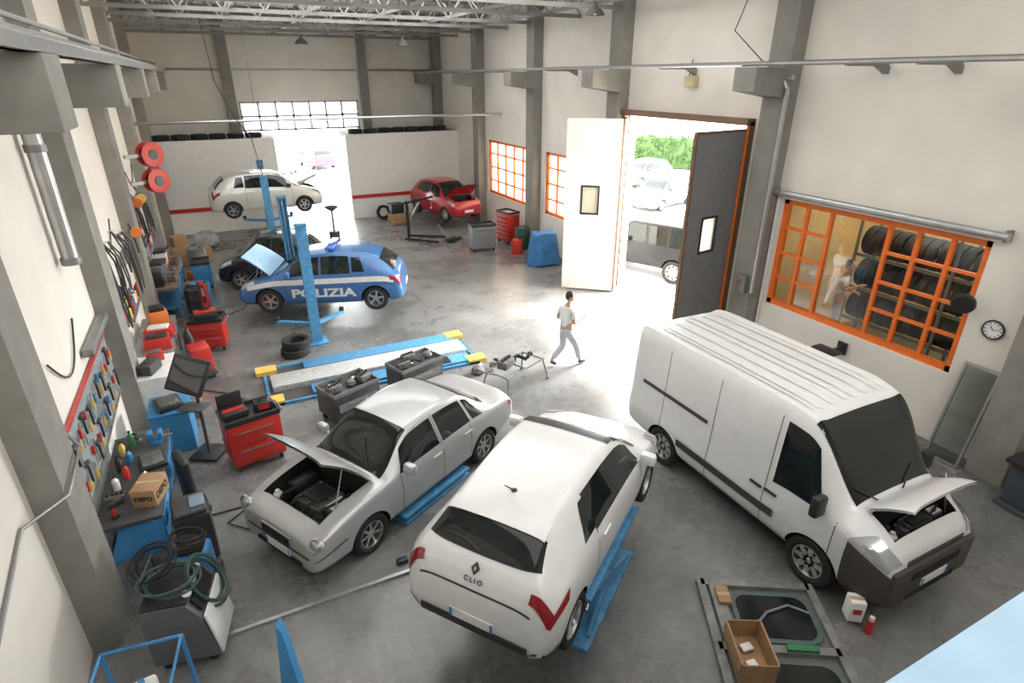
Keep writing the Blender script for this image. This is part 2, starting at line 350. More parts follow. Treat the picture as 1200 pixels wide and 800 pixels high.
# ---------------------------------------------------------------- vehicles
def pchip(xs,ys):
    n=len(xs); h=[xs[i+1]-xs[i] for i in range(n-1)]; d=[(ys[i+1]-ys[i])/h[i] for i in range(n-1)]
    m=[d[0]]+[0]*(n-2)+[d[-1]]
    for i in range(1,n-1):
        if d[i-1]*d[i]>0:
            w1=2*h[i]+h[i-1]; w2=h[i]+2*h[i-1]; m[i]=(w1+w2)/(w1/d[i-1]+w2/d[i])
    def f(x):
        x=min(max(x,xs[0]),xs[-1]); i=0
        while i<n-2 and x>xs[i+1]: i+=1
        t=(x-xs[i])/h[i]; t2=t*t; t3=t2*t
        return (2*t3-3*t2+1)*ys[i]+(t3-2*t2+t)*h[i]*m[i]+(-2*t3+3*t2)*ys[i+1]+(t3-t2)*h[i]*m[i+1]
    return f
class Shape:
    def __init__(s,tab,sx=1,sy=1,sz=1):
        xs=[t[0]*sx for t in tab]; s.L=xs[-1]; s.xs=xs; s.sx=sx; s.sz=sz
        s.zb,s.zs,s.zt=[pchip(xs,[t[i]*sz for t in tab]) for i in (1,2,3)]
        s.ws,s.wt=[pchip(xs,[t[i]*sy for t in tab]) for i in (4,5)]; s.W=max(t[4] for t in tab)*sy
    def sec(s,x):
        zb,zs,zt,ws,wt=s.zb(x),s.zs(x),s.zt(x),s.ws(x),s.wt(x)
        dz=min(.065,(zt-zs)*.5)
        return [(0,zb),(ws-.13,zb),(ws-.03,zb+(zs-zb)*.18),(ws,zb+(zs-zb)*.58),(ws-.035,zs),(wt,zt-dz),(wt*.72,zt-dz*.22),(0,zt),(-wt*.72,zt-dz*.22)]
    def yz(s,x,v):
        Q=s.sec(x); k=min(int(v),6); t=v-k
        if k==0: return Q[0][0]+(Q[1][0]-Q[0][0])*t, Q[0][1]
        a,b,c,d=Q[k-1],Q[k],Q[k+1],Q[k+2]; T=.35
        if k==1: a=Q[1]
        o=[]
        for i in (0,1):
            m0=T*(c[i]-a[i]); m1=T*(d[i]-b[i])
            o.append((2*t**3-3*t*t+1)*b[i]+(t**3-2*t*t+t)*m0+(-2*t**3+3*t*t)*c[i]+(t**3-t*t)*m1)
        return o
    def pt(s,x,v,side=1,off=0):
        y,z=s.yz(x,v); p=Vector((x-s.L/2,y*side,z))
        if off: p=p+s.nrm(x,v,side)*off
        return p
    def nrm(s,x,v,side):
        e=.01; x0=max(0,x-e); x1=min(s.L,x+e); v0=max(.02,v-.03); v1=min(7,v+.03)
        a=s.pt(x1,v,side)-s.pt(x0,v,side); b=s.pt(x,v1,side)-s.pt(x,v0,side)
        n=a.cross(b); n.normalize()
        c=Vector((0,s.yz(x,v)[0]*side,s.yz(x,v)[1]-(s.zb(x)+s.zs(x))*.5)); 
        if v>6.5: c=Vector((0,0,1))
        return n if n.dot(c)>0 else -n
    def patch(s,mb,x0,x1,v0,v1,side=1,off=.006,nx=8,nv=5,x0b=None,x1b=None,curve=0):
        x0b=x0 if x0b is None else x0b; x1b=x1 if x1b is None else x1b
        if side==0: P=[(v0+(v1-v0)*j/nv,1) for j in range(nv+1)]+[(v0+(v1-v0)*j/nv,-1) for j in range(nv-1 if v1>=7 else nv,-1,-1)]
        else: P=[(v0+(v1-v0)*j/nv,side) for j in range(nv+1)]
        rows=[]
        for v,sd in P:
            f=(v-v0)/(v1-v0); a=x0+(x0b-x0)*f+curve*(1-f)**2; b=x1+(x1b-x1)*f
            rows.append([s.pt(a+(b-a)*i/nx,v,sd,off) for i in range(nx+1)])
        mb.grid(rows)
        return mb
RIMS={}
def wheel_meshes(Rr,w,kind):
    key=(round(Rr,3),w,kind)
    if key in RIMS: return RIMS[key]
    mx=Matrix.Rotation(-PI/2,4,'X')
    ty=tyre_mesh(Rr,w,'wheel'); ty.transform(mx)
    mb=MB(); r=Rr*.65; k=w/2
    mb.lathe([(r,-k*.7),(r*1.0,k*.85),(r*.93,k*.85),(r*.88,k*.2),(r*.88,-k*.6)],32)
    mb.lathe([(0,k*.62),(r*.16,k*.62),(r*.24,k*.45),(r*.24,k*.1)],16)
    n={'steel':8,'five':5,'multi':7}[kind]; ww={'steel':.30,'five':.2,'multi':.16}[kind]
    for i in range(n):
        a=2*PI*i/n; m=Matrix.Rotation(a,4,'Z')
        mb.prism([(r*.15,-r*ww*.7),(r*.95,-r*ww*.5),(r*.95,r*ww*.5),(r*.15,r*ww*.7)],k*.3,m@Matrix.Translation((0,0,k*.42)))
    rim=mb.mesh('rim',CHROME); rim.transform(mx)
    mb=MB().cyl((0,0,-k*.5),(0,0,-k*.2),r*.9,seg=24); dk=mb.mesh('brake_disc',DGREY); dk.transform(mx)
    RIMS[key]=(ty,rim,dk); return RIMS[key]
def put(name,me,parent,loc=(0,0,0),rot=(0,0,0)):
    o=bpy.data.objects.new(name,me); COL.objects.link(o); o.parent=parent; o.location=loc; o.rotation_euler=rot; return o
def vehicle(name,label,cat,S,loc,head,z=0,paint=WHITE,ax=(.7,3.3),wr=.31,ww=.2,rim='five',ws=None,rw=None,side=(),lines=(),hood=None,hang=50,hv=4.75,head_l=None,tail_l=None,
            handles=(),mirror=None,plateF=None,plateR=None,group=None,detail=True,hoodmat=None,tv=3.6,rcurve=0):
    root=thing(name,label,cat,(loc[0],loc[1],z),head,group); L=S.L
    xs=set(); x=0
    while x<L: xs.add(round(x,3)); x+=.08 if detail else .16
    for q in S.xs: xs.add(round(q,3))
    if detail:
        for q in (.02,.06,.09,.15,.25,.31): xs.add(q)
    xs=sorted(q for q in xs if q<=L+1e-6)
    xs=[q for i,q in enumerate(xs) if i==0 or q-xs[i-1]>.004]
    vs=[0,1]+[1+.25*i for i in range(1,25)] if detail else [0,1]+[1+.5*i for i in range(1,13)]
    bm=bmesh.new(); rings=[]
    for q in xs:
        rings.append([bm.verts.new(S.pt(q,v,1)) for v in vs]+[bm.verts.new(S.pt(q,v,-1)) for v in reversed(vs[1:-1])])
    n=len(rings[0])
    for i in range(len(rings)-1):
        for k in range(n): bm.faces.new((rings[i][k],rings[i][(k+1)%n],rings[i+1][(k+1)%n],rings[i+1][k]))
    bm.faces.new(rings[0]); bm.faces.new(rings[-1][::-1]); bmesh.ops.recalc_face_normals(bm,faces=bm.faces)
    me=bpy.data.meshes.new('body'); bm.to_mesh(me); bm.free(); me.materials.append(paint); me.materials.append(DARK)
    body=bpy.data.objects.new('body',me); COL.objects.link(body)
    Rc=wr*1.14; yin=S.W-ww-.08; cm=MB()
    for a in ax:
        for sd in (1,-1): cm.cyl((a-L/2,sd*yin,wr),(a-L/2,sd*(S.W+.3),wr),Rc,seg=40)
    hb=None
    if hood:
        hw=min(S.wt((hood[0]+hood[1])/2),S.wt(hood[1]))-.06; zc=.42*S.sz
        hb=(hood[0]+.07-L/2,hood[1]-.07-L/2,hw,zc); cm.box(((hb[0]+hb[1])/2,0,zc+1),(hb[1]-hb[0],2*hw,2))
    cut=cm.build('cut',DARK)
    md=body.modifiers.new('b','BOOLEAN'); md.object=cut; md.operation='DIFFERENCE'; md.solver='EXACT'
    dg=bpy.context.evaluated_depsgraph_get(); dg.update()
    nm=bpy.data.meshes.new_from_object(body.evaluated_get(dg)); body.modifiers.clear(); body.data=nm; bpy.data.objects.remove(cut)
    nm.materials.clear(); nm.materials.append(paint); nm.materials.append(DARK)
    bm=bmesh.new(); bm.from_mesh(nm)
    for f in bm.faces:
        c=f.calc_center_median(); f.material_index=0; f.smooth=True
        for a in ax:
            if math.hypot(c.x-(a-L/2),c.z-wr)<Rc*.999 and abs(c.y)>yin-.01: f.material_index=1
        if hb and hb[0]-.002<=c.x<=hb[1]+.002 and abs(c.y)<=hb[2]+.002 and hb[3]-.002<=c.z<S.zt(c.x+L/2)-.02: f.material_index=1
        if c.z<S.zb(c.x+L/2)+.01 and abs(f.normal.z)>.8: f.material_index=1
    for e in bm.edges: e.smooth=not(len(e.link_faces)==2 and e.calc_face_angle(0)>R(38))
    bm.to_mesh(nm); bm.free(); body.parent=root
    ty,rm,dk=wheel_meshes(wr,ww,rim)
    for a in ax:
        for sd in (1,-1):
            wh=put('wheel',ty,root,(a-L/2,sd*(S.W-ww/2-.015),wr),(0,random.uniform(0,2),0) if sd>0 else (0,random.uniform(0,2),PI))
            put('rim',rm,wh); put('brake_disc',dk,wh)
    if ws: S.patch(MB(),ws[0],ws[1],5.12,7,0,.006,12,8).build('windscreen',CGLASS,root)
    if rw: S.patch(MB(),rw[0],rw[1],5.12 if len(rw)<3 else rw[2],7,0,.006,8,10,curve=rcurve).build('rear_window',CGLASS,root)
    for sd in (1,-1):
        for t in side: S.patch(MB(),t[0],t[1],t[4],t[5],sd,.006,8,5,t[2],t[3]).build('side_window',CGLASS,root)
        if detail:
            for t in lines: S.patch(MB(),t[0],t[0]+.012,t[1],t[2],sd,.003,1,8).build('door_seam',DGREY,root)
        for hx,hv_ in handles:
            p=S.pt(hx,hv_,sd,.02); MB().box(p,(.2,.03,.035),bev=.008).build('door_handle',paint if name!='van' else BPL,root)
        if mirror:
            p=S.pt(mirror[0],4.15,sd); mb=MB(); mb.box(p+Vector((0,sd*.13,.08+mirror[1]*.3)),(.12,.2,.16+mirror[1]),bev=.04); mb.cyl(p,p+Vector((0,sd*.1,.05)),.03)
            mb.build('side_mirror',mirror[2],root)
        if head_l: S.patch(MB(),head_l[0],head_l[1],head_l[2],head_l[3],sd,.01,6,5,head_l[4] if len(head_l)>4 else None,head_l[5] if len(head_l)>5 else None).build('headlight',LENS,root)
        if tail_l:
            mb=MB(); S.patch(mb,tail_l[0],tail_l[1],4.0,tail_l[2],sd,.01,4,8,tail_l[0],tail_l[0]+(tail_l[1]-tail_l[0])*.6); S.patch(mb,tail_l[0]+.02,tail_l[3]*.85,tv,4.0,sd,.01,5,3,tail_l[0],tail_l[3]); mb.build('tail_light',REDL,root)
    for sg,pz in ((1,plateF),(-1,plateR)):
        if pz:
            pl=MB().box((sg*(L/2+.012),0,pz),(.015,.5,.11)).build('number_plate',PAPER,root)
            for yy in (.235,-.235): MB().box((sg*(L/2+.021),yy,pz),(.003,.03,.11)).build('blue_band',BLUE,pl)
    if hood:
        mb=MB(); S.patch(mb,hood[0],hood[1],hv,7,0,0,8,6); S.patch(mb,hood[0],hood[1],hv,7,0,-.03,8,6)
        hp=Vector((hood[0]-L/2,0,S.zt(hood[0])))
        bmesh.ops.transform(mb.bm,matrix=Matrix.Translation(hp+Vector((0,0,.03)))@Matrix.Rotation(-R(hang),4,'Y')@Matrix.Translation(-hp),verts=mb.bm.verts)
        mb.build('bonnet',hoodmat or paint,root,recalc=False)
        x0,x1,hw,zc=hb; cx=(x0+x1)/2; lx=x1-x0; zt=S.zt(hood[1])-.06
        e=MB().box((cx,.05,(zc+zt)/2),(lx*.55,hw*.9,zt-zc),bev=.03)
        for k in range(5): e.box((cx-lx*.2+k*lx*.1,.05,zt+.02),(.03,hw*.7,.04))
        e.build('engine_block',ENG,root)
        MB().box((cx+.02,.05,zt+.05),(lx*.36,hw*.55,.06),bev=.02).build('engine_cover',BPL,root)
        b=MB().box((cx,hw*.72,zt-.08),(lx*.4,hw*.35,.2),bev=.01).build('battery',DGREY,root); MB().box((cx,hw*.72,zt+.03),(lx*.3,hw*.28,.015)).build('battery_label',WHITE2,b)
        MB().box((cx-.1,-hw*.72,zt-.06),(lx*.45,hw*.36,.2),bev=.03).build('air_filter_box',BPL,root)
        MB().ball((x1-.12,-hw*.75,zt-.02),.07).cyl((x1-.12,-hw*.75,zt),(x1-.12,-hw*.75,zt+.07),.03).build('fluid_reservoir',WHITE2,root)
        for k in range(4):
            y=-hw*.6+k*hw*.4; MB().tube([(x0+.05,y,zt-.1),(x0+.2,y+.05,zt+.03),(cx,y+.12,zt+.09),(x1-.15,y,zt+.03),(x1-.04,y-.04,zt-.1)],.018,6).build('engine_hose',BLACK,root)
        MB().cyl((x1-.03,-hw*.9,zt+.02),(x1-.03,hw*.9,zt+.02),.02).build('slam_panel',ENG,root)
        tp=Matrix.Translation(hp)@Matrix.Rotation(-R(hang),4,'Y')@Vector(((hood[1]-hood[0])*.6,hw*.9,-.04))
        MB().cyl((cx+lx*.2,hw*.95,zt),tp,.008,seg=6).build('bonnet_stay',CHROME,root)
    return root
HATCH=[(0,.33,.55,.66,.65,.50),(.04,.28,.62,.80,.76,.62),(.11,.25,.74,.95,.82,.68),(.2,.24,.86,1.03,.85,.68),(.38,.23,.93,1.21,.865,.63),(.64,.22,.96,1.365,.87,.58),(1.0,.21,.955,1.45,.87,.585),(1.7,.2,.94,1.485,.87,.60),(2.38,.2,.92,1.43,.87,.60),(3.14,.2,.88,.98,.865,.69),(3.45,.2,.82,.915,.86,.68),(3.8,.21,.72,.81,.83,.64),(3.98,.23,.62,.70,.77,.58),(4.06,.27,.52,.59,.67,.50)]
HATCHW=[(0,.34,.60,.74,.68,.52),(.03,.29,.66,.86,.77,.62),(.09,.26,.76,1.02,.83,.68),(.16,.24,.85,1.12,.86,.67),(.34,.23,.93,1.27,.885,.61),(.58,.22,.96,1.385,.885,.565),(1.0,.21,.955,1.46,.875,.57),(1.65,.2,.94,1.495,.87,.59),(2.3,.2,.92,1.44,.87,.60),(3.06,.2,.88,.98,.865,.69),(3.37,.2,.82,.905,.86,.68),(3.7,.21,.70,.78,.83,.62),(3.88,.23,.60,.67,.76,.55),(3.95,.27,.50,.57,.65,.47)]
SEDAN=[(0,.34,.6,.74,.66,.52),(.06,.27,.72,.89,.78,.64),(.18,.24,.84,.98,.84,.68),(.72,.22,.91,1.05,.865,.67),(1.32,.2,.94,1.40,.87,.57),(1.9,.2,.93,1.455,.87,.58),(2.5,.2,.92,1.41,.87,.58),(3.25,.2,.90,1.0,.87,.70),(3.85,.2,.84,.935,.865,.69),(4.2,.21,.76,.85,.85,.67),(4.37,.21,.69,.775,.815,.645),(4.45,.22,.63,.71,.775,.62),(4.47,.24,.60,.68,.75,.60)]
VAN=[(0,.40,1.0,2.08,.93,.80),(.03,.36,1.02,2.17,.985,.86),(.14,.33,1.03,2.23,1.015,.89),(.5,.31,1.04,2.25,1.02,.90),(3.0,.3,1.05,2.26,1.025,.90),(3.45,.3,1.10,2.2,1.025,.86),(4.2,.28,1.12,1.36,1.0,.74),(4.48,.27,1.04,1.24,.97,.72),(4.66,.27,.95,1.13,.92,.69),(4.75,.28,.88,1.05,.87,.65),(4.80,.31,.82,.97,.81,.60)]
SUV=[(0,.5,.98,1.80,.78,.70),(.04,.45,1.02,1.92,.83,.77),(.15,.42,1.07,1.95,.84,.79),(2.2,.42,1.08,1.95,.84,.79),(2.45,.42,1.08,1.88,.84,.78),(2.62,.42,1.08,1.22,.84,.80),(3.65,.42,1.06,1.18,.84,.80),(3.8,.45,1.0,1.12,.83,.78),(3.85,.5,.9,1.02,.81,.76)]
# --- silver sedan
S1=Shape(SEDAN)
sedan=vehicle('sedan','silver saloon car with raised bonnet beside the white hatchback','car',S1,(1.80,7.87),R(209.2),0,SILV,ax=(.98,3.58),wr=.31,ww=.2,rim='multi',ws=(2.54,3.22),rw=(.76,1.28),
  side=((.98,1.26,1.2,1.32,4.15,4.85),(1.33,2.0,1.38,2.0,4.13,4.88),(2.08,2.95,2.08,2.78,4.13,4.88)),lines=((2.04,1.6,4.95),(2.95,1.6,4.05),(1.36,2.3,4.05)),handles=((2.2,3.7),(1.45,3.7)),
  hood=(3.27,4.28),hang=52,hv=5.2,mirror=(2.86,0,SILV),plateF=.36,tail_l=(.05,.13,5.2,.25))
for sd in (1,-1):
    p=S1.pt(4.39,4.3,sd,-.02)
    h=MB().ball(p,.10,(.75,1.15,.85)).build('headlight',LENS,sedan)
    MB().lathe([(.088,-.02),(.106,0),(.088,.02)],20,Matrix.Translation(p+Vector((.04,sd*.02,.02)))@Matrix.Rotation(PI/2-.4,4,'Y'),closed=True).build('lamp_ring',CHROME,h)
g=MB().box((S1.L/2+.005,0,.575),(.03,.66,.15),bev=.02).build('grille',CHROME,sedan)
MB().box((S1.L/2+.022,0,.575),(.012,.58,.11)).build('grille_opening',DARK,g)
MB().box((S1.L/2+.004,0,.29),(.02,.95,.06)).build('lower_intake',DARK,sedan)
for sd in (1,-1):
    S1.patch(MB(),1.2,3.2,2.95,3.1,sd,.012,10,1).build('side_moulding',SILV,sedan)
    S1.patch(MB(),4.0,4.46,3.0,3.12,sd,.006,6,1).build('bumper_moulding',DGREY,sedan)
MB().box((S1.L/2+.006,0,.46),(.015,1.3,.025)).build('bumper_moulding',DGREY,sedan)
MB().tube([S1.pt(3.2,6.2,1,.02),S1.pt(3.0,6.6,1,.02),S1.pt(2.85,6.9,1,.025)],.01,5).build('wiper',BPL,sedan)
# --- white hatchback
S2=Shape(HATCHW)
hz=.7
hatch=vehicle('hatchback','white hatchback raised on a blue lift, seen from behind','car',S2,(3.08,5.03),R(35.4),hz,WHITE,ax=(.62,3.20),wr=.31,ww=.2,rim='multi',ws=(2.35,3.02),rw=(.20,.52,5.0),rcurve=.07,
  side=((.95,1.25,1.14,1.25,4.2,4.80),(1.25,2.77,1.25,2.6,4.12,4.88)),lines=((1.24,1.6,4.9),(2.77,1.6,4.05)),handles=((1.45,3.7),),mirror=(2.72,0,WHITE),plateR=.5,head_l=(3.4,3.8,3.8,4.9),tail_l=(.07,.15,5.5,.44),tv=3.7)
for sd in (1,-1): S2.patch(MB(),0.004,.24,1.1,2.3,sd,.01,4,3).build('rear_diffuser',BPL,hatch)
MB().box((-S2.L/2-.006,0,.385),(.02,1.24,.10),bev=.01).build('rear_bumper_insert',BPL,hatch)
text('lettering','CLIO',.072,DGREY,hatch,basis(S2.pt(.062,7,1,.014),(0,-1,0),S2.nrm(.062,7,1)),.001,1.45)
e=MB().prism([(0,.066),(-.046,0),(0,-.066),(.046,0)],.015,basis(S2.pt(.115,7,1,.01),(0,-1,0),S2.nrm(.115,7,1))).build('diamond_emblem',DGREY,hatch)
MB().prism([(0,.026),(-.015,0),(0,-.026),(.015,0)],.02,basis(S2.pt(.115,7,1,.012),(0,-1,0),S2.nrm(.115,7,1))).build('emblem_centre',CHROME,e)
mb=MB(); S2.patch(mb,.49,.64,5.2,7,0,.03,3,6); S2.patch(mb,.49,.64,5.2,7,0,.012,3,6); mb.build('roof_spoiler',WHITE,hatch)
MB().cyl(S2.pt(.9,7,1),S2.pt(.9,7,1)+Vector((-.2,0,.2)),.011,.006,6).ball(S2.pt(.9,7,1),.035,(1,1,.5)).build('antenna',BPL,hatch)
MB().tube([S2.pt(.22,7,1,.02),S2.pt(.27,6.6,1,.02),S2.pt(.28,6.1,1,.02)],.009,5).build('rear_wiper',BPL,hatch)
mb=MB(); S2.patch(mb,2.2,2.37,5.25,7,0,.008,3,6); mb.build('windscreen_header',BPL,hatch)
for sd in (1,-1): S2.patch(MB(),.03,.037,5.0,7,sd,.004,1,8,.024,.031).build('tailgate_seam',DGREY,hatch)
# --- van
S3=Shape(VAN)
BUMP=M('brown_grey_bumper',(.07,.062,.055),.6)
van=vehicle('van','white panel van with open bonnet beside the dark door leaf','van',S3,(6.99,4.95),R(-90),0,WHITE,ax=(1.0,3.91),wr=.34,ww=.22,rim='steel',ws=(3.49,4.16),
  side=((3.18,3.96,3.18,3.64,4.08,4.82),),lines=((3.08,1.6,4.85),(2.0,1.6,4.85),(4.12,1.6,4.1),(.9,1.9,4.85)),handles=((3.2,3.75),(2.95,3.75)),hood=(4.22,4.70),hang=58,hv=5.35,mirror=(3.92,.14,BPL),plateF=.5,
  head_l=(4.30,4.76,3.78,4.85,4.50,4.79))
for sd in (1,-1):
    S3.patch(MB(),.35,1.9,4.26,4.31,sd,.01,8,1).build('sliding_door_rail',DGREY,van)
    S3.patch(MB(),1.35,3.3,2.55,2.95,sd,.014,10,2).build('side_rub_strip',DGREY,van)
    S3.patch(MB(),4.31,4.798,1.1,3.72,sd,.014,8,6).build('front_bumper_wrap',BUMP,van)
    for v in (5.75,6.1,6.45,6.8): S3.patch(MB(),.25,3.3,v,v+.12,sd,.013,10,1).build('roof_rib',WHITE,van)
g=MB().box((S3.L/2+.01,0,.58),(.10,1.60,.54),bev=.05).build('front_bumper',BUMP,van); MB().box((S3.L/2+.06,0,.70),(.02,.95,.11)).build('grille_opening',DARK,g); MB().box((S3.L/2+.06,0,.39),(.02,.95,.07)).build('lower_intake',DARK,g)
MB().box((S3.L/2+.0,0,.90),(.03,1.1,.07),bev=.01).build('upper_grille',DGREY,van)
pl=[c for c in van.children if c.name.startswith('number_plate')][0]; pl.location=(.062,0,0.05)
for a,bb in ((6.2,6.9),(5.5,6.3)):
    MB().tube([S3.pt(4.22,bb,1 if a>6 else -1,.02),S3.pt(4.03,a,1 if a>6 else -1,.02)],.01,5).build('wiper',BPL,van)
# --- police car
S4=Shape(HATCH,sx=1.07,sy=1.03,sz=1.05)
pol=vehicle('police_car','blue and white police car with raised bonnet on the lift','car',S4,(2.24,16.15),R(159),.36,POLB,ax=(.76,3.52),wr=.33,ww=.21,rim='five',ws=(2.58,3.32),rw=(.24,.60,5.1),
  side=((1.0,1.32,1.12,1.34,4.18,4.82),(1.37,2.12,1.42,2.12,4.12,4.88),(2.18,3.05,2.18,2.88,4.12,4.88)),lines=((2.15,1.6,4.95),(3.05,1.6,4.05),(1.34,2.4,4.05)),handles=((2.3,3.95),(1.5,3.95)),
  hood=(3.4,4.2),hang=52,mirror=(2.95,0,POLB),head_l=(3.85,4.2,3.8,4.8),tail_l=(.08,.15,5.4,.4),plateR=.55,hoodmat=SKYB)
for sd in (1,-1):
    S4.patch(MB(),.25,4.05,3.42,3.82,sd,.008,16,3).build('white_stripe',WHITE2,pol)
    xm=2.1; text('lettering','POLIZIA',.38,WHITE2,pol,basis(S4.pt(xm,2.60,sd,.016),(-sd,0,0),S4.nrm(xm,2.9,sd))@Matrix.Diagonal((1.2,.82,1,1)),.014)
MB().box(S4.pt(1.9,7,1,.06),(.22,1.05,.1),bev=.03).build('light_bar',M('blue_lamp_lens',(.05,.15,.6),.2,coat=1),pol)
# --- far cars
def hatch_opts(k): 
    return dict(ax=(.70*k,3.28*k),wr=.30,ww=.19,rim='five',ws=(2.42*k,3.1*k),rw=(.22*k,.57*k,5.1),side=((.85*k,1.2*k,.98*k,1.2*k,4.2,4.82),(1.24*k,1.95*k,1.27*k,1.95*k,4.12,4.88),(2.02*k,2.85*k,2.02*k,2.68*k,4.12,4.88)),lines=((1.98*k,1.6,4.9),(2.86*k,1.6,4.05),(1.22*k,2.3,4.05)),handles=((2.15*k,3.75),(1.4*k,3.75)),mirror=(2.78*k,0,BPL),head_l=(3.5*k,3.92*k,3.8,4.85),tail_l=(.08*k,.15*k,5.5,.38*k))
S5=Shape(HATCH,sx=.98,sy=.97,sz=1.06)
vehicle('hatchback','pale silver hatchback lifted high near the partition gap','car',S5,(1.6,24.6),R(3),1.35,CREAM,hood=(3.1,3.85),hang=40,**hatch_opts(.98))
S6=Shape(HATCH,sx=.8,sy=.9,sz=1.06)
vehicle('hatchback','small black car behind the police car','car',S6,(1.2,19.9),R(172),.05,BLKP,**hatch_opts(.8))
S7=Shape(HATCH,sx=.9,sy=.95,sz=1.08)
vehicle('hatchback','small red car with open bonnet by the partition','car',S7,(9.15,25.4),R(-76),.35,REDP,hood=(2.86,3.52),hang=58,plateF=.45,**hatch_opts(.9))
S8=Shape(SUV,sz=.98)
suv=vehicle('off_road_car','dark grey boxy off-road car parked outside the door','car',S8,(12.85,15.2),R(113),0,GRNP,ax=(.75,3.1),wr=.38,ww=.24,rim='steel',ws=(2.48,2.6),side=((.2,.95,.2,.95,4.2,4.85),(1.05,1.7,1.05,1.7,4.2,4.85),(1.8,2.45,1.8,2.42,4.2,4.85)),lines=((1.0,1.6,4.9),(1.75,1.6,4.9),(2.5,1.6,4.1)),mirror=(2.45,0,BPL),plateR=.7,detail=False)
MB().cyl((-S8.L/2-.02,0,1.0),(-S8.L/2-.2,0,1.0),.36,seg=24).build('spare_wheel',BLACK,suv)
for (x,y,hd,pn,lab) in ((20.5,24,R(200),WHITE,'pale car parked in the sun before the hedge'),(24,30,R(195),WHITE,'white car parked nearest the hedge')):
    vehicle('hatchback',lab,'car',Shape(HATCH,sx=1.03),(x,y),hd,0,pn,detail=False,**hatch_opts(1.03))
for (x,y,hd,pn,lab) in ((6.9,47,R(100),REDP,'red car parked beyond the rear opening'),(3.2,37,R(80),WHITE,'pale car parked just outside the rear opening')):
    vehicle('hatchback',lab,'car',Shape(HATCH,sx=1.01),(x,y),hd,0,pn,detail=False,**hatch_opts(1.01))
# ---------------------------------------------------------------- outdoors
slab('floor_outside',(-20,31.3,-.25),(80,90,-.02),OUTG,'pale paving behind the workshop','ground'); slab('floor_forecourt',(15.3,-20,-.25),(80,31.3,-.02),OUTG,'pale forecourt paving in full sun','ground')
slab('floor_apron',(11.2,9.26,-.2),(15.3,31.3,.002),OUTG,'pale paving outside the vehicle door','ground')
mb=MB()
for k in range(5200):
    x=random.uniform(-9,9); z=random.uniform(0,2.3); y=random.choice((-1,1))*(.55+random.uniform(-.12,.12)) if z<2.1 else random.uniform(-.6,.6)
    c=Vector((x,y,z+.06*math.sin(x*3))); q=Euler((random.uniform(0,6),random.uniform(0,6),random.uniform(0,6))).to_matrix(); sz=random.uniform(.06,.12)
    V_=[mb.bm.verts.new(c+q@Vector(p)*sz) for p in ((-1,-.5,0),(1,-.5,0),(1,.5,0),(-1,.5,0))]; mb.bm.faces.new(V_)
mb.box((0,0,1.1),(18,.9,2.1))
h=mb.build('hedge',LEAF); h.location=(30,35,0); h.rotation_euler=(0,0,R(-50)); tag(h,'bright green clipped hedge beyond the forecourt','hedge')
# ---------------------------------------------------------------- lifts
def post(loc,rz,h,label,mat=LBLUE,armz=.45,arms=True,group=None):
    r=thing('lift_post',label,'lift',loc,rz,group)
    MB().box((0,0,.02),(.5,.45,.04),bev=.005).build('base_plate',mat,r)
    MB().box((0,-.08,h/2),(.24,.03,h)).box((-.105,.0,h/2),(.03,.16,h)).box((.105,.0,h/2),(.03,.16,h)).box((0,0,h-.03),(.26,.22,.06)).build('column',mat,r)
    MB().cyl((0,0,.1),(0,0,h-.1),.02).build('lead_screw',CHROME,r)
    MB().box((0,.1,armz+.25),(.18,.12,.6),bev=.01).build('carriage',mat,r)
    if arms:
        for s in (-1,1):
            a=MB().box((s*.45,.45,armz),(.9,.10,.08),rot=(0,0,s*.6)).build('arm',mat,r); MB().cyl((s*.8,.72,armz+.02),(s*.8,.72,armz+.12),.06).build('pad',BLACK,a)
    return r
post((1.53,14.2,0),0,3.0,'tall blue lift post in front of the police car',armz=.44)
post((1.55,18.1,0),PI,3.0,'blue lift post between the police car and the black car',armz=.44)
post((1.45,22.4,0),0,3.0,'blue lift post under the raised pale hatchback',armz=1.42)
post((1.7,27.0,0),PI,3.0,'blue lift post against the partition',armz=1.42)
r=thing('oil_drainer','slim dark waste oil drainer standing before the partition gap','oil drainer',(3.7,23.0,0)); MB().cyl((0,0,.1),(0,0,.7),.2,seg=20).build('tank',DGREY,r); MB().cyl((0,0,.7),(0,0,1.5),.04).build('stem',STEEL,r); MB().lathe([(.04,1.45),(.25,1.6),(.26,1.64),(.03,1.5)],20).build('funnel',DGREY,r)
for k in range(3): MB().ball((.17*math.cos(k*2.1),.17*math.sin(k*2.1),.05),.05).build('caster',BLACK,r)
def scissor(loc,rz,h,L,w,off,label):
    r=thing('scissor_lift',label,'lift',loc,rz)
    for s in (1,-1):
        y=s*off
        MB().box((0,y,.03),(L,w,.06),bev=.01).build('base_frame',LBLUE,r)
        MB().box((0,y,h-.03),(L,w,.06),bev=.01).build('platform',LBLUE,r)
        if h>.3:
            for d in (-1,1):
                for k in (-1,1):
                    MB().box((0,y+k*w*.36,h/2),(math.hypot(L*.8,h-.14),.04,.09),rot=(0,d*math.atan2(h-.14,L*.8),0)).build('scissor_arm',LBLUE,r)
            MB().cyl((-.4,y,.12),(.2,y,h*.6),.035).build('hydraulic_ram',CHROME,r)
            for k in (-1,1): MB().box((k*L*.35,y,h+.015),(.2,.14,.03)).build('rubber_pad',BLACK,r)
    return r
scissor((3.05,5.0,0),R(35.4),.86,1.75,.42,.66,'raised blue scissor lift under the white hatchback')
scissor((1.85,7.85,0),R(29.2),.16,1.5,.45,.60,'lowered blue lift plates under the silver saloon')
r=thing('alignment_ramp','blue floor ramp with tread plate and yellow corners','ramp',(2.45,12.2,0))
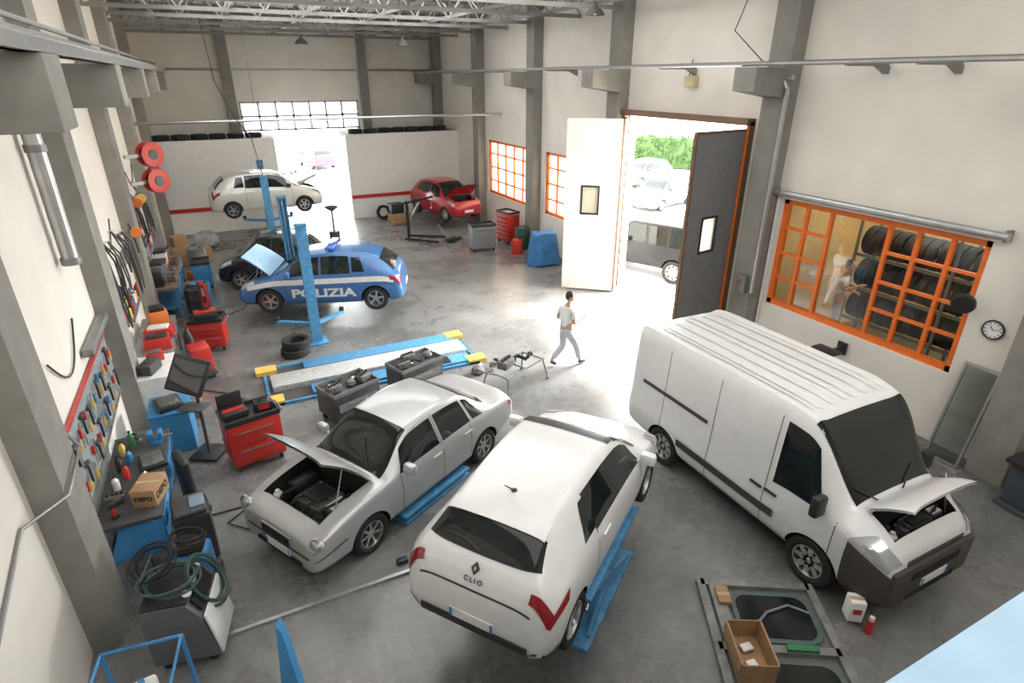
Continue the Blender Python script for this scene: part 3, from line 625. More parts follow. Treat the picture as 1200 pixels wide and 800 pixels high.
MB().box((.35,-.6,.05),(3.6,.42,.1),bev=.01).build('platform',LBLUE,r); MB().box((.35,.66,.05),(3.6,.42,.1),bev=.01).build('platform',LBLUE,r)
MB().box((0,.02,.07),(4.4,.62,.14),bev=.01).build('tread_plate',DIAM,r)
MB().box((0,0,.004),(4.75,1.8,.008)).build('recess',M('dark_steel_pit',(.06,.06,.06),.6),r)
mb=MB()
for y in (-.88,.88): mb.box((0,y,.03),(4.6,.06,.06))
for x in (-2.3,2.3,-1.0,.9): mb.box((x,0,.02),(.06,1.7,.04))
mb.build('frame',LBLUE,r)
for x in (-2.25,2.25):
    for y in (-.75,.75): MB().prism([(-.22,-.16),(.22,-.16),(.22,.16),(-.22,.16)],.1,Matrix.Translation((x,y,.06))).build('corner_block',YEL,r)
for x in (-.4,1.4): MB().box((x,-.6,.104),(.5,.34,.012)).build('side_slip_plate',DARK,r)
tyre((.94,13.7,.1),(0,0,0),'black tyre lying on the floor by the blue lift post, lower of two'); tyre((.99,13.73,.3),(0,0,.4),'black tyre stacked on top of another by the blue lift post')
# ---------------------------------------------------------------- carts
def cart(name,label,cat,loc,rz,w,d,h,mb_,n=4,top=BPL,group=None,handle=True):
    r=thing(name,label,cat,loc,rz,group)
    MB().box((0,0,.12+(h-.16)/2),(w,d,h-.16),bev=.015).build('body',mb_,r)
    MB().box((0,0,h-.03),(w+.03,d+.03,.04),bev=.01).box((0,d/2,h+.01),(w,.03,.06)).box((0,-d/2,h+.01),(w,.03,.06)).box((w/2,0,h+.01),(.03,d,.06)).box((-w/2,0,h+.01),(.03,d,.06)).build('top_tray',top,r)
    dh=(h-.26)/n
    for k in range(n):
        z=.15+dh*(k+.5); q=MB().box((0,-d/2-.008,z),(w*.9,.016,dh*.86),bev=.004).build('drawer',mb_,r); MB().box((0,-d/2-.025,z+dh*.25),(w*.7,.02,.018)).build('handle',STEEL,q)
    for x in (-1,1):
        for y in (-1,1): MB().cyl((x*(w/2-.08)-.02,y*(d/2-.07),.06),(x*(w/2-.08)+.02,y*(d/2-.07),.06),.06).build('caster',BLACK,r)
    if handle: MB().tube([(w/2,-d/3,h-.1),(w/2+.08,-d/3,h-.05),(w/2+.08,d/3,h-.05),(w/2,d/3,h-.1)],.015).build('push_handle',CHROME,r)
    return r
cart('tool_trolley','large red tool trolley left of the silver saloon','trolley',(-.25,9.6,0),R(12),.85,.6,.95,RED,2)
def gadget(name,label,cat,loc,rz,parts,group=None):
    r=thing(name,label,cat,loc,rz,group)
    for (pn,m,c,d,b) in parts: MB().box(c,d,bev=b).build(pn,m,r)
    return r
gadget('power_tool_case','black open tool case on the large red trolley','case',(-.46,9.58,.95),R(15),[('case_body',BPL,(0,0,.05),(.4,.3,.1),.01),('lid',BPL,(0,.17,.2),(.4,.03,.28),.01),('foam',RED,(0,0,.105),(.34,.1,.01),0)])
gadget('battery_charger','small black charger with red face on the red trolley','charger',(.0,9.62,.95),R(5),[('case_body',BPL,(0,0,.07),(.3,.22,.14),.02),('front_panel',RED,(0,-.112,.07),(.18,.01,.09),0),('handle',BPL,(0,0,.17),(.16,.03,.03),.01)])
r=thing('monitor_stand','black tilted monitor on a stand behind the red trolley','monitor',(-1.0,10.1,0),R(-30))
MB().box((0,0,.03),(.5,.5,.06),bev=.02).build('base',BPL,r); MB().cyl((0,0,.05),(0,.05,1.45),.03).build('pole',DGREY,r)
s=MB().box((0,-.05,1.6),(.62,.06,.62),rot=(-.5,.25,0),bev=.02).build('screen_housing',BPL,r); MB().box((0,-.09,1.605),(.52,.01,.50),rot=(-.5,.25,0)).build('screen',M('screen_glass',(.02,.022,.026),.1,coat=1),s)
MB().box((0,-.1,1.02),(.45,.3,.03),bev=.01).build('shelf',DGREY,r)
cart('tool_trolley','compact red tool trolley in front of the bench wall','trolley',(-.85,15.0,0),R(-10),.75,.55,.8,RED,2)
gadget('toolbox','black-lidded toolbox sitting on the compact red trolley','toolbox',(-.85,15.0,.8),R(10),[('case_body',BPL,(0,0,.08),(.5,.25,.16),.02),('lid',RED,(0,0,.18),(.48,.23,.05),.01),('handle',BPL,(0,0,.23),(.25,.03,.04),.01)])
cart('tool_trolley','grey drawer cabinet standing in front of the red cabinets','cabinet',(8.75,20.3,0),R(-5),.95,.55,1.0,M('grey_enamel',(.22,.24,.26),.4),6)
cart('tool_trolley','tall red drawer cabinet under the far orange window','cabinet',(10.15,20.9,0),R(-80),.8,.55,1.25,RED,6)
gadget('bench_grinder_stand','dark blue-grey machine stand at the foot of the right pillar','machine',(10.3,2.85,0),R(-4),[('base',DGREY,(0,0,.04),(.6,.7,.08),.02),('cabinet',M('dark_slate_enamel',(.05,.065,.085),.5),(0,0,.42),(.5,.6,.68),.03),('table',BPL,(-.02,0,.80),(.62,.75,.08),.02),('motor_housing',DGREY,(0,.05,.95),(.25,.38,.22),.06)])
def parts_cart(label,loc,rz,w,d,h):
    r=thing('parts_trolley',label,'trolley',loc,rz)
    MB().box((0,0,(h+.16)/2),(w,d,h-.16),bev=.01).build('body',M('oily_dark_steel',(.08,.085,.09),.45,.4,var=.3),r)
    mb=MB()
    for y in (-1,1): mb.box((0,y*d/2,h+.03),(w+.02,.02,.07))
    for x in (-1,1): mb.box((x*w/2,0,h+.03),(.02,d,.07))
    mb.build('rim',STEEL,r)
    q=MB().box((0,-d/2-.006,h*.62),(w*.86,.012,.16)).build('drawer',STEEL,r); MB().box((0,-d/2-.02,h*.66),(w*.4,.02,.02)).build('handle',CHROME,q)
    for x in (-1,1):
        for y in (-1,1): MB().ball((x*(w/2-.08),y*(d/2-.08),.06),.06).cyl((x*(w/2-.08),y*(d/2-.08),.06),(x*(w/2-.08),y*(d/2-.08),.17),.02).build('caster',BLACK,r)
    return r
def engine_part(loc,rz,label,kind,sc=1.,group=None):
    r=thing('engine_part',label,'engine part',loc,rz,group)
    if kind==0:
        MB().box((0,0,.09*sc),(.34*sc,.2*sc,.16*sc),bev=.02).build('casting',ENG,r)
        for k in range(4): MB().cyl((-.12*sc+.08*sc*k,0,.16*sc),(-.12*sc+.08*sc*k,0,.21*sc),.03*sc).build('port',BPL,r)
    elif kind==1:
        MB().lathe([(0,0),(.1*sc,0),(.13*sc,.05*sc),(.1*sc,.12*sc),(.04*sc,.15*sc),(0,.15*sc)],18).build('housing',ENG,r); MB().tube([(0,0,.1*sc),(.12*sc,0,.14*sc),(.2*sc,.02,.06*sc),(.22*sc,.02,.03)],.03*sc).build('outlet_pipe',CHROME,r)
    else:
        pts=[(-.18*sc+.36*sc*t/8,.05*sc*math.sin(t),.04+.05*sc*abs(math.sin(t*.8))) for t in range(9)]
        MB().tube(pts,.028*sc).build('hose',BLACK,r); MB().cyl(pts[0],(pts[0][0]-.05,pts[0][1],pts[0][2]),.035*sc).build('clamp',CHROME,r)
    return r
parts_cart('dark parts trolley just behind the silver saloon bonnet',(1.55,10.35,0),R(22),1.0,.65,.66)
for x,y,k,l in ((1.25,10.15,0,'grey engine casting on the trolley nearest the saloon'),(1.6,10.3,1,'round pump housing on the trolley nearest the saloon'),(1.80,10.62,2,'black hose on the trolley nearest the saloon'),(1.36,10.46,2,'looped black pipe at the back of the near trolley'),(1.87,10.38,0,'small black cover on the trolley nearest the saloon')): engine_part((x,y,.665),.4*x,l,k,.85)
parts_cart('dark parts trolley between the saloon and the ramp',(3.05,10.85,0),R(20),1.05,.6,.6)
for x,y,k,l in ((2.75,10.68,0,'cylinder head on the trolley by the ramp'),(3.12,10.75,2,'black rubber hose on the trolley by the ramp'),(3.38,10.98,1,'round alloy part on the trolley by the ramp'),(2.95,10.98,0,'second grey casting on the trolley by the ramp')): engine_part((x,y,.605),.3,l,k,.85)
r=thing('transmission_stand','tubular steel transmission stand beside the walking man','stand',(5.0,9.95,0),R(25))
for y in (-.28,.28): MB().tube([(-.65,y,.5),(.65,y,.5)],.02).build('side_tube',STEEL,r)
for x in (-.6,0,.6): MB().tube([(x,-.28,.5),(x,.28,.5)],.02).build('cross_tube',STEEL,r)
for x in (-.6,.6):
    for y in (-.28,.28): MB().cyl((x,y,.5),(x*1.15,y*1.3,.06),.018).ball((x*1.15,y*1.3,.04),.04).build('leg',STEEL,r)
MB().tube([(-.6,0,.5),(-.85,.05,.62),(-1.1,.1,.8)],.015).build('handle',BPL,r)
engine_part((4.75,9.9,.52),.6,'grey gearbox piece lying on the tubular stand',0,1.1); engine_part((5.25,10.05,.52),.2,'black drive hose lying on the tubular stand',2,1.5); engine_part((4.5,10.85,0),.6,'black pump part on the floor behind the tubular stand',1,1.2); engine_part((5.0,11.0,0),.9,'black hose piece on the floor behind the tubular stand',2,1.3)
r=thing('engine_crane','black folding engine crane beside the red car','crane',(7.0,22.9,0),R(-40))
for s in (-1,1): MB().box((.3,s*.35,.08),(1.5,.08,.08),rot=(0,0,s*.12)).build('leg',BPL,r)
MB().box((-.4,0,.8),(.1,.1,1.5)).build('mast',BPL,r); MB().box((.1,0,1.62),(1.3,.08,.08),rot=(0,-.25,0)).build('boom',BPL,r); MB().cyl((-.3,0,.8),(.15,0,1.55),.035).build('ram',CHROME,r); MB().cyl((.65,0,1.78),(.65,0,1.35),.01,seg=6).ball((.65,0,1.33),.04).build('hook',CHROME,r)
r=thing('floor_jack','low black trolley jack near the engine crane','jack',(8.2,22.0,0),R(30)); MB().box((0,0,.1),(.7,.3,.12),bev=.02).build('body',BPL,r); MB().cyl((-.3,0,.15),(-.9,0,.85),.018).build('handle',CHROME,r); MB().cyl((.25,0,.16),(.25,0,.24),.06).build('saddle',CHROME,r)
r=thing('covered_cart','cart hidden under a draped blue tarpaulin by the white leaf','cart',(10.0,17.7,0),R(-8))
rows=[]
for j in range(9):
    f=j/8; z=1.12-1.08*f; e=.42+.16*f
    rows.append([Vector((math.copysign(abs(math.cos(a))**.6,math.cos(a))*e+.04*math.sin(a*7)*f,math.copysign(abs(math.sin(a))**.6,math.sin(a))*e*.85+.04*math.cos(a*9)*f,z+.03*math.sin(a*3))) for a in [2*PI*k/40 for k in range(41)]])
mb=MB().grid(rows); mb.grid([[Vector((0,0,1.16))]*41,rows[0]]); bmesh.ops.remove_doubles(mb.bm,verts=mb.bm.verts,dist=.001); mb.build('tarpaulin',TARP,r)
for x in (-.35,.35):
    for y in (-.25,.25): MB().cyl((x,y,0),(x,y,.3),.04).build('leg',STEEL,r)
def drum(loc,label,mat,r_=.28,h=.85):
    r=thing('oil_drum',label,'drum',loc); MB().lathe([(0,0),(r_,0),(r_,h*.3),(r_*1.03,h*.33),(r_,h*.36),(r_,h*.64),(r_*1.03,h*.67),(r_,h*.7),(r_,h),(r_*.94,h),(r_*.94,h-.02),(0,h-.02)],24).build('barrel',mat,r); MB().cyl((r_*.5,0,h-.02),(r_*.5,0,h+.02),.035).build('cap',BPL,r)
drum((10.2,19.75,0),'dark green oil drum right of the red cabinet',M('dark_green_drum',(.03,.08,.05),.5)); drum((10.5,19.05,0),'black oil drum beside the green one',BPL,.26,.75); drum((9.7,19.2,0),'small red oil drum before the green drum',RED,.2,.55)
def carton(loc,size,rz,label,mat=CARD,openn=False,name='cardboard_box'):
    r=thing(name,label,'box',loc,rz); w,d,h=size
    if not openn: MB().box((0,0,h/2),size,bev=.004).build('carton',mat,r); MB().box((0,0,h+.001),(w*1.0,.05,.003)).build('packing_tape',M('packing_tape',(.50,.36,.2),.35),r)
    else:
        t=.012; MB().box((0,0,t/2),(w,d,t)).box((w/2,0,h/2),(t,d,h)).box((-w/2,0,h/2),(t,d,h)).box((0,d/2,h/2),(w,t,h)).box((0,-d/2,h/2),(w,t,h)).build('carton',mat,r)
        for s in (-1,1): MB().box((s*(w/2+.018),0,h-.06),(.012,d*.96,.12),rot=(0,-s*.12,0)).build('flap',mat,r)
    return r
carton((7.1,26.3,0),(.7,.5,.45),.1,'orange-brown carton standing before the partition'); gadget('black_crate','black crate sitting on the carton before the partition','crate',(7.1,26.3,.45),.15,[('crate_body',BPL,(0,0,.2),(.6,.42,.4),.02),('lid',DGREY,(0,0,.42),(.64,.46,.05),.01)])
tyre((6.75,27.3,.33),(PI/2-.1,0,.1),'tyre leaning at the partition behind the black crate')
# ---------------------------------------------------------------- bench wall
def bench(loc,L,d,h,label,top,legm):
    r=thing('workbench',label,'workbench',loc,0)
    MB().box((0,0,h-.03),(d,L,.06),bev=.008).build('worktop',top,r)
    for x in (-1,1):
        for y in (-1,1): MB().box((x*(d/2-.05),y*(L/2-.06),(h-.06)/2),(.06,.06,h-.06)).build('leg',legm,r)
    MB().box((0,0,.3),(d-.1,L-.1,.03)).build('lower_shelf',legm,r)
    for k in range(2): q=MB().box((d/2-.01,(-.25+.5*k)*L,h-.17),(.04,L*.42,.18),bev=.005).build('drawer',legm,r); MB().box((d/2+.02,(-.25+.5*k)*L,h-.15),(.02,.2,.02)).build('handle',CHROME,q)
    return r
bench((-1.82,8.55,0),2.3,.75,.9,'grey workbench under the tool board',DGREY,BLUE)
bench((-1.85,14.1,0),2.4,.7,.9,'steel workbench holding the red boxes',STEEL,STEEL)
bench((-1.85,19.3,0),3.6,.7,.9,'far workbench beneath the hose reels',M('worn_wood',(.18,.12,.075),.7,var=.3),BLUE)
PEG=M('grey_pegboard',(.25,.28,.29),.6,var=.3,scale=40)
r=thing('tool_board','long perforated grey tool board on the bench wall','tool board',(XL+.03,9.45,1.0)); MB().box((0,0,.55),(.03,3.9,1.1)).build('panel',PEG,r)
for z in (0,1.1): MB().box((.02,0,z),(.05,3.9,.03)).build('rail',RED if z else STEEL,r)
r=thing('tool_board','farther grey tool board above the far workbench','tool board',(XL+.03,19.4,2.0)); MB().box((0,0,.45),(.03,3.2,.9)).build('panel',PEG,r)
def tool(y,z,k,mat,label,bd):
    m0=(XL+.075,y,z)
    if k==0:
        r=thing('wrench',label,'wrench',m0,0,'wrenches on the '+bd)
        mb=MB().box((0,0,0),(.012,.03,.26)); mb.lathe([(.02,-.006),(.04,-.006),(.04,.006),(.02,.006)],14,Matrix.Translation((0,0,.15))@Matrix.Rotation(PI/2,4,'Y'),closed=True); mb.box((0,.02,-.15),(.014,.02,.06)).box((0,-.02,-.15),(.014,.02,.06)); mb.build('wrench_body',CHROME,r)
    elif k==1:
        r=thing('screwdriver',label,'screwdriver',m0,0,('red' if mat==RED else 'blue')+' screwdrivers on the '+bd)
        MB().cyl((0,0,0),(0,0,.13),.022).build('grip',mat,r); MB().cyl((0,0,0),(0,0,-.16),.006,seg=6).build('shaft',CHROME,r)
    elif k==2:
        r=thing('hammer',label,'hammer',m0,0,'hammers on the '+bd)
        MB().cyl((0,0,-.15),(0,0,.12),.016).build('shaft',mat,r); MB().box((0,0,.13),(.04,.15,.05),bev=.008).build('head',DGREY,r)
    else:
        r=thing('pliers',label,'pliers',m0,0,'pliers on the '+bd)
        for s in (-1,1): MB().box((0,s*.025,-.06),(.02,.02,.16),rot=(s*.18,0,0)).build('grip',mat,r)
        MB().prism([(-.03,0),(.03,0),(.01,.09),(-.01,.09)],.02,Matrix(((0,0,1,0),(1,0,0,0),(0,1,0,.02),(0,0,0,1)))).build('jaws',CHROME,r)
L4=['chrome wrench hanging on the ','red-handled screwdriver hanging on the ','black-handled hammer hanging on the ','yellow-handled pliers hanging on the ']
rt=random.Random(3)
for bd,n,ya,dy,za in (('long tool board',52,7.58,.147,1.2),('farther tool board',32,17.95,.185,2.18)):
    for i in range(n):
        y=ya+dy*(i//2)+rt.uniform(-.03,.03); z=za+.48*(i%2)+rt.uniform(-.02,.14); k=(i*5+i//4)%4
        if k==1 and i%3==0: tool(y,z,1,BLUE,'blue-handled screwdriver hanging on the '+bd,bd)
        else: tool(y,z,k,(RED if k==1 else YEL if k==3 else BPL),L4[k]+bd,bd)
r=thing('strip_lamp','grey strip lamp running above the tool board','lamp',(XL+.1,0,0)); MB().box((0,11.4,2.35),(.16,3.2,.13),bev=.03).build('housing',STEEL,r); MB().cyl((.02,10,2.27),(.02,12.8,2.27),.03).build('tube',WHITE2,r)
r=thing('strip_lamp','shorter strip lamp farther along the bench wall','lamp',(XL+.1,0,0)); MB().box((0,15.6,2.4),(.16,1.9,.13),bev=.03).build('housing',STEEL,r); MB().cyl((.02,14.8,2.32),(.02,16.4,2.32),.03).build('tube',WHITE2,r)
tag(MB().tube([(XL+.03,7.8,8.58),(XL+.03,7.8,2.2),(XL+.05,7.9,2.14)],.025).build('conduit',STEEL),'thin vertical conduit on the wall beyond the nearest pillar','conduit')
tag(MB().tube([(XL+.03,3.9,1.2),(XL+.03,4.6,1.9),(XL+.03,5.9,2.2),(XL+.34,6.3,2.2),(XL+.36,7.1,2.3),(XL+.04,7.3,2.8)],.02).build('conduit',STEEL),'bent grey cable pipe crossing the nearest bench-side pillar','conduit')
r=thing('exhaust_duct','galvanised vertical duct hanging on the bench wall','duct',(-2.13,10.25,0)); MB().cyl((0,0,3.66),(0,0,8.6),.11,seg=20).build('duct_pipe',GALV,r)
for z in (3.66,5.23): MB().cyl((0,0,z-.05),(0,0,z+.05),.13,seg=20).build('collar',STEEL,r)
for y in (12.6,13.1): tag(MB().tube([(XL+.045,y,8.6),(XL+.045,y,2.6)],.04).build('conduit',GALV),'galvanised riser pipe between the benches' if y<13 else 'second riser pipe beside the benches','conduit')
for z,lab in ((3.78,'lower red hose reel on the bench-side pillar'),(4.4,'upper red hose reel on the bench-side pillar')):
    r=thing('hose_reel',lab,'hose reel',(-1.35,17.1,z),R(40))
    for y in (-.11,.11): MB().lathe([(.06,-.01),(.24,-.01),(.29,0),(.24,.01),(.06,.01)],28,Matrix.Translation((0,y,0))@Matrix.Rotation(PI/2,4,'X')).build('flange',RED,r)
    MB().cyl((0,-.1,0),(0,.1,0),.2,seg=24).build('hose_winding',BLACK,r); MB().box((-.35,.0,0),(.6,.06,.08)).build('bracket',STEEL,r)
    MB().cyl((0,-.14,0),(0,-.12,0),.12,seg=20).build('hub',BPL,r)
    MB().tube([(.18,0,-.12),(.2,0,-.26),(.14,.1,-.3)],.015).build('hose_end',BLACK,r)
for y,z,m_,lab in ((17.9,3.15,ORBIN,'orange cable reel hanging below the hose reels'),(18.8,3.1,YEL,'yellow cable reel hanging over the far bench'),(16.2,2.75,ORBIN,'orange air gun reel left of the far bench')):
    r=thing('cable_reel',lab,'cable reel',(-1.95,y,z)); MB().lathe([(0,-.06),(.11,-.06),(.125,-.03),(.125,.03),(.11,.06),(0,.06)],20,Matrix.Rotation(PI/2,4,'X')).build('drum',m_,r); MB().tube([(.1,0,-.05),(.12,0,-.5),(.1,.05,-.8)],.012).build('cable',BPL,r); MB().box((-.18,0,.0),(.34,.04,.06)).build('bracket',STEEL,r)
for i in range(6):
    y=13.0+.36*i; z=2.1+.1*(i%3)
    pts=[(XL+.05,y+.1*math.sin(a),z-.22+.22*math.cos(a)) for a in [2*PI*k/16 for k in range(17)]]
    r=thing('drive_belt','black drive belt hanging on a hook over the benches','belt',(0,0,0),0,'drive belts on the bench wall'); MB().tube(pts,.016,6).build('belt',BLACK,r); MB().cyl((XL,y,z),(XL+.1,y,z),.008,seg=6).build('hook',CHROME,r)
rh=random.Random(5)
for i in range(16):
    y=(12.3+.3*i) if i<3 else 13.5+.66*(i-3); z=2.9+rh.uniform(-.2,.5); b=rh.uniform(.9,1.5); s=rh.uniform(-.25,.25)
    r=thing('hanging_hose','dark air hose looped from a peg on the bench wall','hose',(0,0,0),0,'looped hoses on the bench wall')
    MB().tube([(XL+.06,y,z),(XL+.2,y-.12,z-.35),(XL+.24,y-.1+s*.3,z-b*.8),(XL+.24,y+s*.5,z-b),(XL+.24,y+.12+s*.3,z-b*.75),(XL+.2,y+.12,z-.3),(XL+.06,y+.02,z)],.018,6).build('hose',[BLACK,DGREY,BPL][i%3],r); MB().cyl((XL,y,z),(XL+.12,y,z+.02),.01,seg=6).build('peg',CHROME,r)
for i,(y0,z0,y1) in enumerate(((8.2,2.9,9.9),(13.4,3.3,15.2),(17.4,3.6,19.6),(19.8,3.7,21.6))):
    tag(MB().tube([(XL+.03,y0+(y1-y0)*t/10,z0-.5*math.sin(PI*t/10)) for t in range(11)],.014,6).build('power_cable',BPL),['black cable drooping above the tool board','black cable drooping above the middle bench','black cable drooping above the far bench','black cable drooping beyond the far bench'][i],'cable')
r=thing('wall_shelf','grey wall shelf above the middle workbench','shelf',(XL,14.1,1.62)); MB().box((.15,0,0),(.3,2.0,.03)).build('board',STEEL,r)
for y in (-.8,.8): MB().box((.08,y,-.09),(.16,.03,.16)).build('bracket',STEEL,r)
r=thing('wall_shelf','grey wall shelf above the far workbench','shelf',(XL,19.4,1.62)); MB().box((.15,0,0),(.3,2.8,.03)).build('board',STEEL,r)
for y in (-1.1,1.1): MB().box((.08,y,-.09),(.16,.03,.16)).build('bracket',STEEL,r)
def can(loc,mat,label,group,h=.24):
    r=thing('aerosol_can',label,'can',loc,0,group); MB().lathe([(0,0),(.034,0),(.036,.01),(.036,h*.8),(.02,h*.88),(0,h*.88)],12).build('can_body',mat,r); MB().cyl((0,0,h*.86),(0,0,h),.018).build('cap',BPL,r)
cc=[('red',RED),('blue',BLUE),('white',WHITE2),('yellow',YEL),('black',BPL)]
for i in range(16):
    nm,mm=cc[(i*3)%5]; can((XL+.12+.1*(i%2),13.2+.12*i,1.637),mm,'%s aerosol can on the shelf above the middle bench'%nm,'%s aerosol cans above the middle bench'%nm)
for i in range(18):
    nm,mm=cc[(i*2)%5]; can((XL+.12+.1*(i%2),18.15+.145*i,1.637),mm,'%s aerosol can on the shelf above the far bench'%nm,'%s aerosol cans above the far bench'%nm,.28)
r=thing('storage_bin','square blue bin between bench and red trolley','bin',(-1.5,10.75,0)); MB().box((0,0,.38),(.62,.75,.76),bev=.02).build('body',M('bright_blue_plastic',(.04,.22,.44),.45),r); MB().box((0,0,.78),(.66,.79,.05),bev=.01).build('lid',BLUE,r)
gadget('scrap_tray','black tray of scrap parts on the blue bin','tray',(-1.5,10.7,.805),.3,[('tray_body',BPL,(0,0,.04),(.4,.5,.08),.01),('contents',ENG,(0,0,.09),(.32,.4,.05),.02)])
r=thing('cabinet','white metal cabinet beside the blue bin','cabinet',(-1.8,12.1,0)); MB().box((0,0,.5),(.75,1.15,1.0),bev=.01).build('body',WHITE2,r)
for y in (-.28,.28): q=MB().box((.385,y,.5),(.02,.54,.9),bev=.004).build('door',WHITE2,r); MB().box((.405,y*.3,.6),(.02,.02,.12)).build('handle',CHROME,q)
gadget('toolbox','grey toolbox resting on the white metal cabinet','toolbox',(-1.8,11.9,1.0),1.2,[('case_body',DGREY,(0,0,.1),(.45,.25,.2),.02),('handle',BPL,(0,0,.23),(.2,.03,.04),.01)])
gadget('parts_bin','small red parts bin at the far end of the white cabinet','bin',(-1.75,12.45,1.0),.2,[('bin_body',RED,(0,0,.08),(.3,.25,.16),.01),('contents',ENG,(0,0,.17),(.24,.2,.03),.01)])
c=carton((-1.58,7.85,.9),(.30,.42,.26),R(-18),'cardboard box with bold lettering on the near workbench')
text('lettering','DEPO',.13,DARK,c,basis(Vector((.152,0,.13)),(0,1,0),(1,0,0)),.003)
text('lettering','DEPO',.09,DARK,c,basis(Vector((.0,-.212,.13)),(1,0,0),(0,-1,0)),.003)
rnd=random.Random(11)
def bottle(loc,label,mat,h=.26,r_=.045,cap=BPL):
    r=thing('bottle',label,'bottle',loc); MB().lathe([(0,0),(r_,0),(r_,h*.65),(r_*.4,h*.82),(r_*.35,h*.92),(0,h*.92)],14).build('bottle_body',mat,r); MB().cyl((0,0,h*.9),(0,0,h),r_*.42).build('cap',cap,r)
cols=[('white',WHITE2),('red',RED),('black',BPL),('blue',BLUE),('yellow',YEL),('green',GREEN2)]
spots=['at the near end of the tool-board bench','beside the lettered carton','behind the lettered carton','in the middle of the tool-board bench','at the far end of the tool-board bench','against the wall on the tool-board bench']
for i in range(6):
    nm,mm=cols[i]; bottle((-2.02+.1*(i%2),8.25+i*.22,.9),'%s plastic bottle %s'%(nm,spots[i]),mm,.22+.03*(i%3))
gadget('bench_vise','blue cast iron vise bolted on the tool-board bench','vise',(-1.6,9.3,.9),0,[('base',BLUE,(0,0,.04),(.16,.16,.08),.01),('fixed_jaw',BLUE,(-.06,0,.14),(.08,.16,.14),.01),('moving_jaw',BLUE,(.08,0,.14),(.06,.16,.14),.01),('spindle',CHROME,(.17,0,.1),(.14,.03,.03),.005)])
gadget('parts_tray','black tray of small parts on the tool-board bench','tray',(-1.62,8.75,.9),.2,[('tray_body',BPL,(0,0,.03),(.34,.44,.06),.01),('contents',ENG,(0,0,.07),(.28,.38,.03),.01)])
gadget('hand_drill','black and red cordless drill at the near bench end','drill',(-1.95,7.62,.9),.7,[('motor_body',BPL,(0,0,.2),(.2,.07,.08),.02),('grip',RED,(-.04,0,.1),(.05,.05,.16),.01),('battery',BPL,(-.04,0,.02),(.1,.07,.04),.01)])
for i,(x,y) in enumerate(((-2.0,7.95),(-1.72,8.3),(-1.9,9.55))): engine_part((x,y,.9),i*1.1,'greasy engine part lying on the tool-board bench',i%3,.7,'engine parts on the tool-board bench')
for i,y in enumerate((18.2,18.75,19.35,19.95,20.5)): engine_part((-1.65,y-.05,.9),i,'greasy engine part at the front of the far bench',(i*2)%3,.6,'engine parts on the far bench')
gadget('crate','red plastic crate on the middle workbench','crate',(-1.75,13.3,.9),.1,[('crate_body',RED,(0,0,.13),(.5,.38,.26),.02),('contents',BPL,(0,0,.27),(.4,.28,.04),.01)])
gadget('crate','second red plastic crate farther along the middle workbench','crate',(-1.75,14.0,.9),-.1,[('crate_body',RED,(0,0,.1),(.55,.4,.2),.02),('contents',WHITE2,(0,0,.21),(.4,.28,.04),.01)])
gadget('compressor','black and orange compressor on the middle workbench','compressor',(-1.8,14.8,.9),.2,[('housing',ORBIN,(0,0,.18),(.4,.4,.3),.04),('motor_cover',BPL,(0,0,.38),(.3,.25,.14),.03),('foot',BPL,(0,0,.02),(.42,.42,.04),.01)])
fl=[('black',BPL,.5),('grey',STEEL,.55),('blue',BLUE,.4),('orange',ORBIN,.3),('white',WHITE2,.45),('red',RED,.35)]
for i in range(6):
    nm,mm,hh=fl[i]; y=17.9+.58*i
    gadget('storage_box','%s storage box on the far workbench'%nm,'box',(-1.98,y,.9),rnd.uniform(-.2,.2),[('box_body',mm,(0,0,hh*.4),(.34,.36,hh*.8),.02),('lid',BPL if mm!=BPL else DGREY,(0,0,hh*.84),(.36,.38,.04),.01)])
for i in range(5):
    gadget('floor_crate','%s crate pushed under the front of the benches'%(['long grey','deep orange','wide red','low grey','stout orange'][i]),'crate',(-1.28,(11.75,12.45,16.15,19.35,21.3)[i],0),rnd.uniform(-.15,.15),[('crate_body',[STEEL,ORBIN,RED,DGREY,ORBIN][i],(0,0,.16),(.34,.46,.32),.02),('contents',BPL if i%2 else ENG,(0,0,.33),(.28,.4,.04),.01)])
r=thing('welding_set','red welding set with gas bottle before the middle bench','welder',(-1.05,13.5,0),.2); MB().box((0,0,.45),(.4,.5,.55),bev=.03).build('housing',RED,r); MB().box((.205,0,.55),(.01,.36,.2)).build('control_panel',BPL,r); MB().lathe([(0,.1),(.09,.1),(.1,.13),(.1,.85),(.05,.97),(.03,1.0),(.03,1.06),(0,1.06)],16,Matrix.Translation((-.1,.38,0))).build('gas_bottle',BPL,r); MB().box((-.03,.08,.13),(.5,.8,.06)).build('base',DGREY,r)
for x in (-.2,.15):
    for y in (-.25,.4): MB().cyl((x-.02,y,.07),(x+.02,y,.07),.07).build('wheel',BLACK,r)
drum((-1.1,17.4,0),'black waste oil drum in front of the far workbench',BPL,.28,.85); drum((-1.0,18.4,0),'blue drum in front of the far workbench',BLUE,.25,.7)
r=thing('hydraulic_press','dark red hydraulic press beside the far drums','press',(-.85,16.45,0),.3)
RED2=M('dark_red_enamel',(.25,.02,.018),.5)
for y in (-.25,.25): MB().box((0,y,.6),(.08,.06,1.2)).build('upright',RED2,r)
MB().box((0,0,1.2),(.12,.58,.09)).build('top_beam',RED2,r); MB().box((0,0,.6),(.12,.5,.07)).build('bed',RED2,r); MB().box((0,0,.03),(.4,.6,.06)).build('foot',RED2,r); MB().cyl((0,0,1.15),(0,0,.9),.05).build('ram',CHROME,r)
cart('tool_trolley','blue tool trolley beyond the drums','trolley',(-.95,20.2,0),R(90),.7,.5,.85,BLUE,4); drum((-1.1,22.2,0),'grey drum beyond the blue trolley',STEEL,.28,.8)
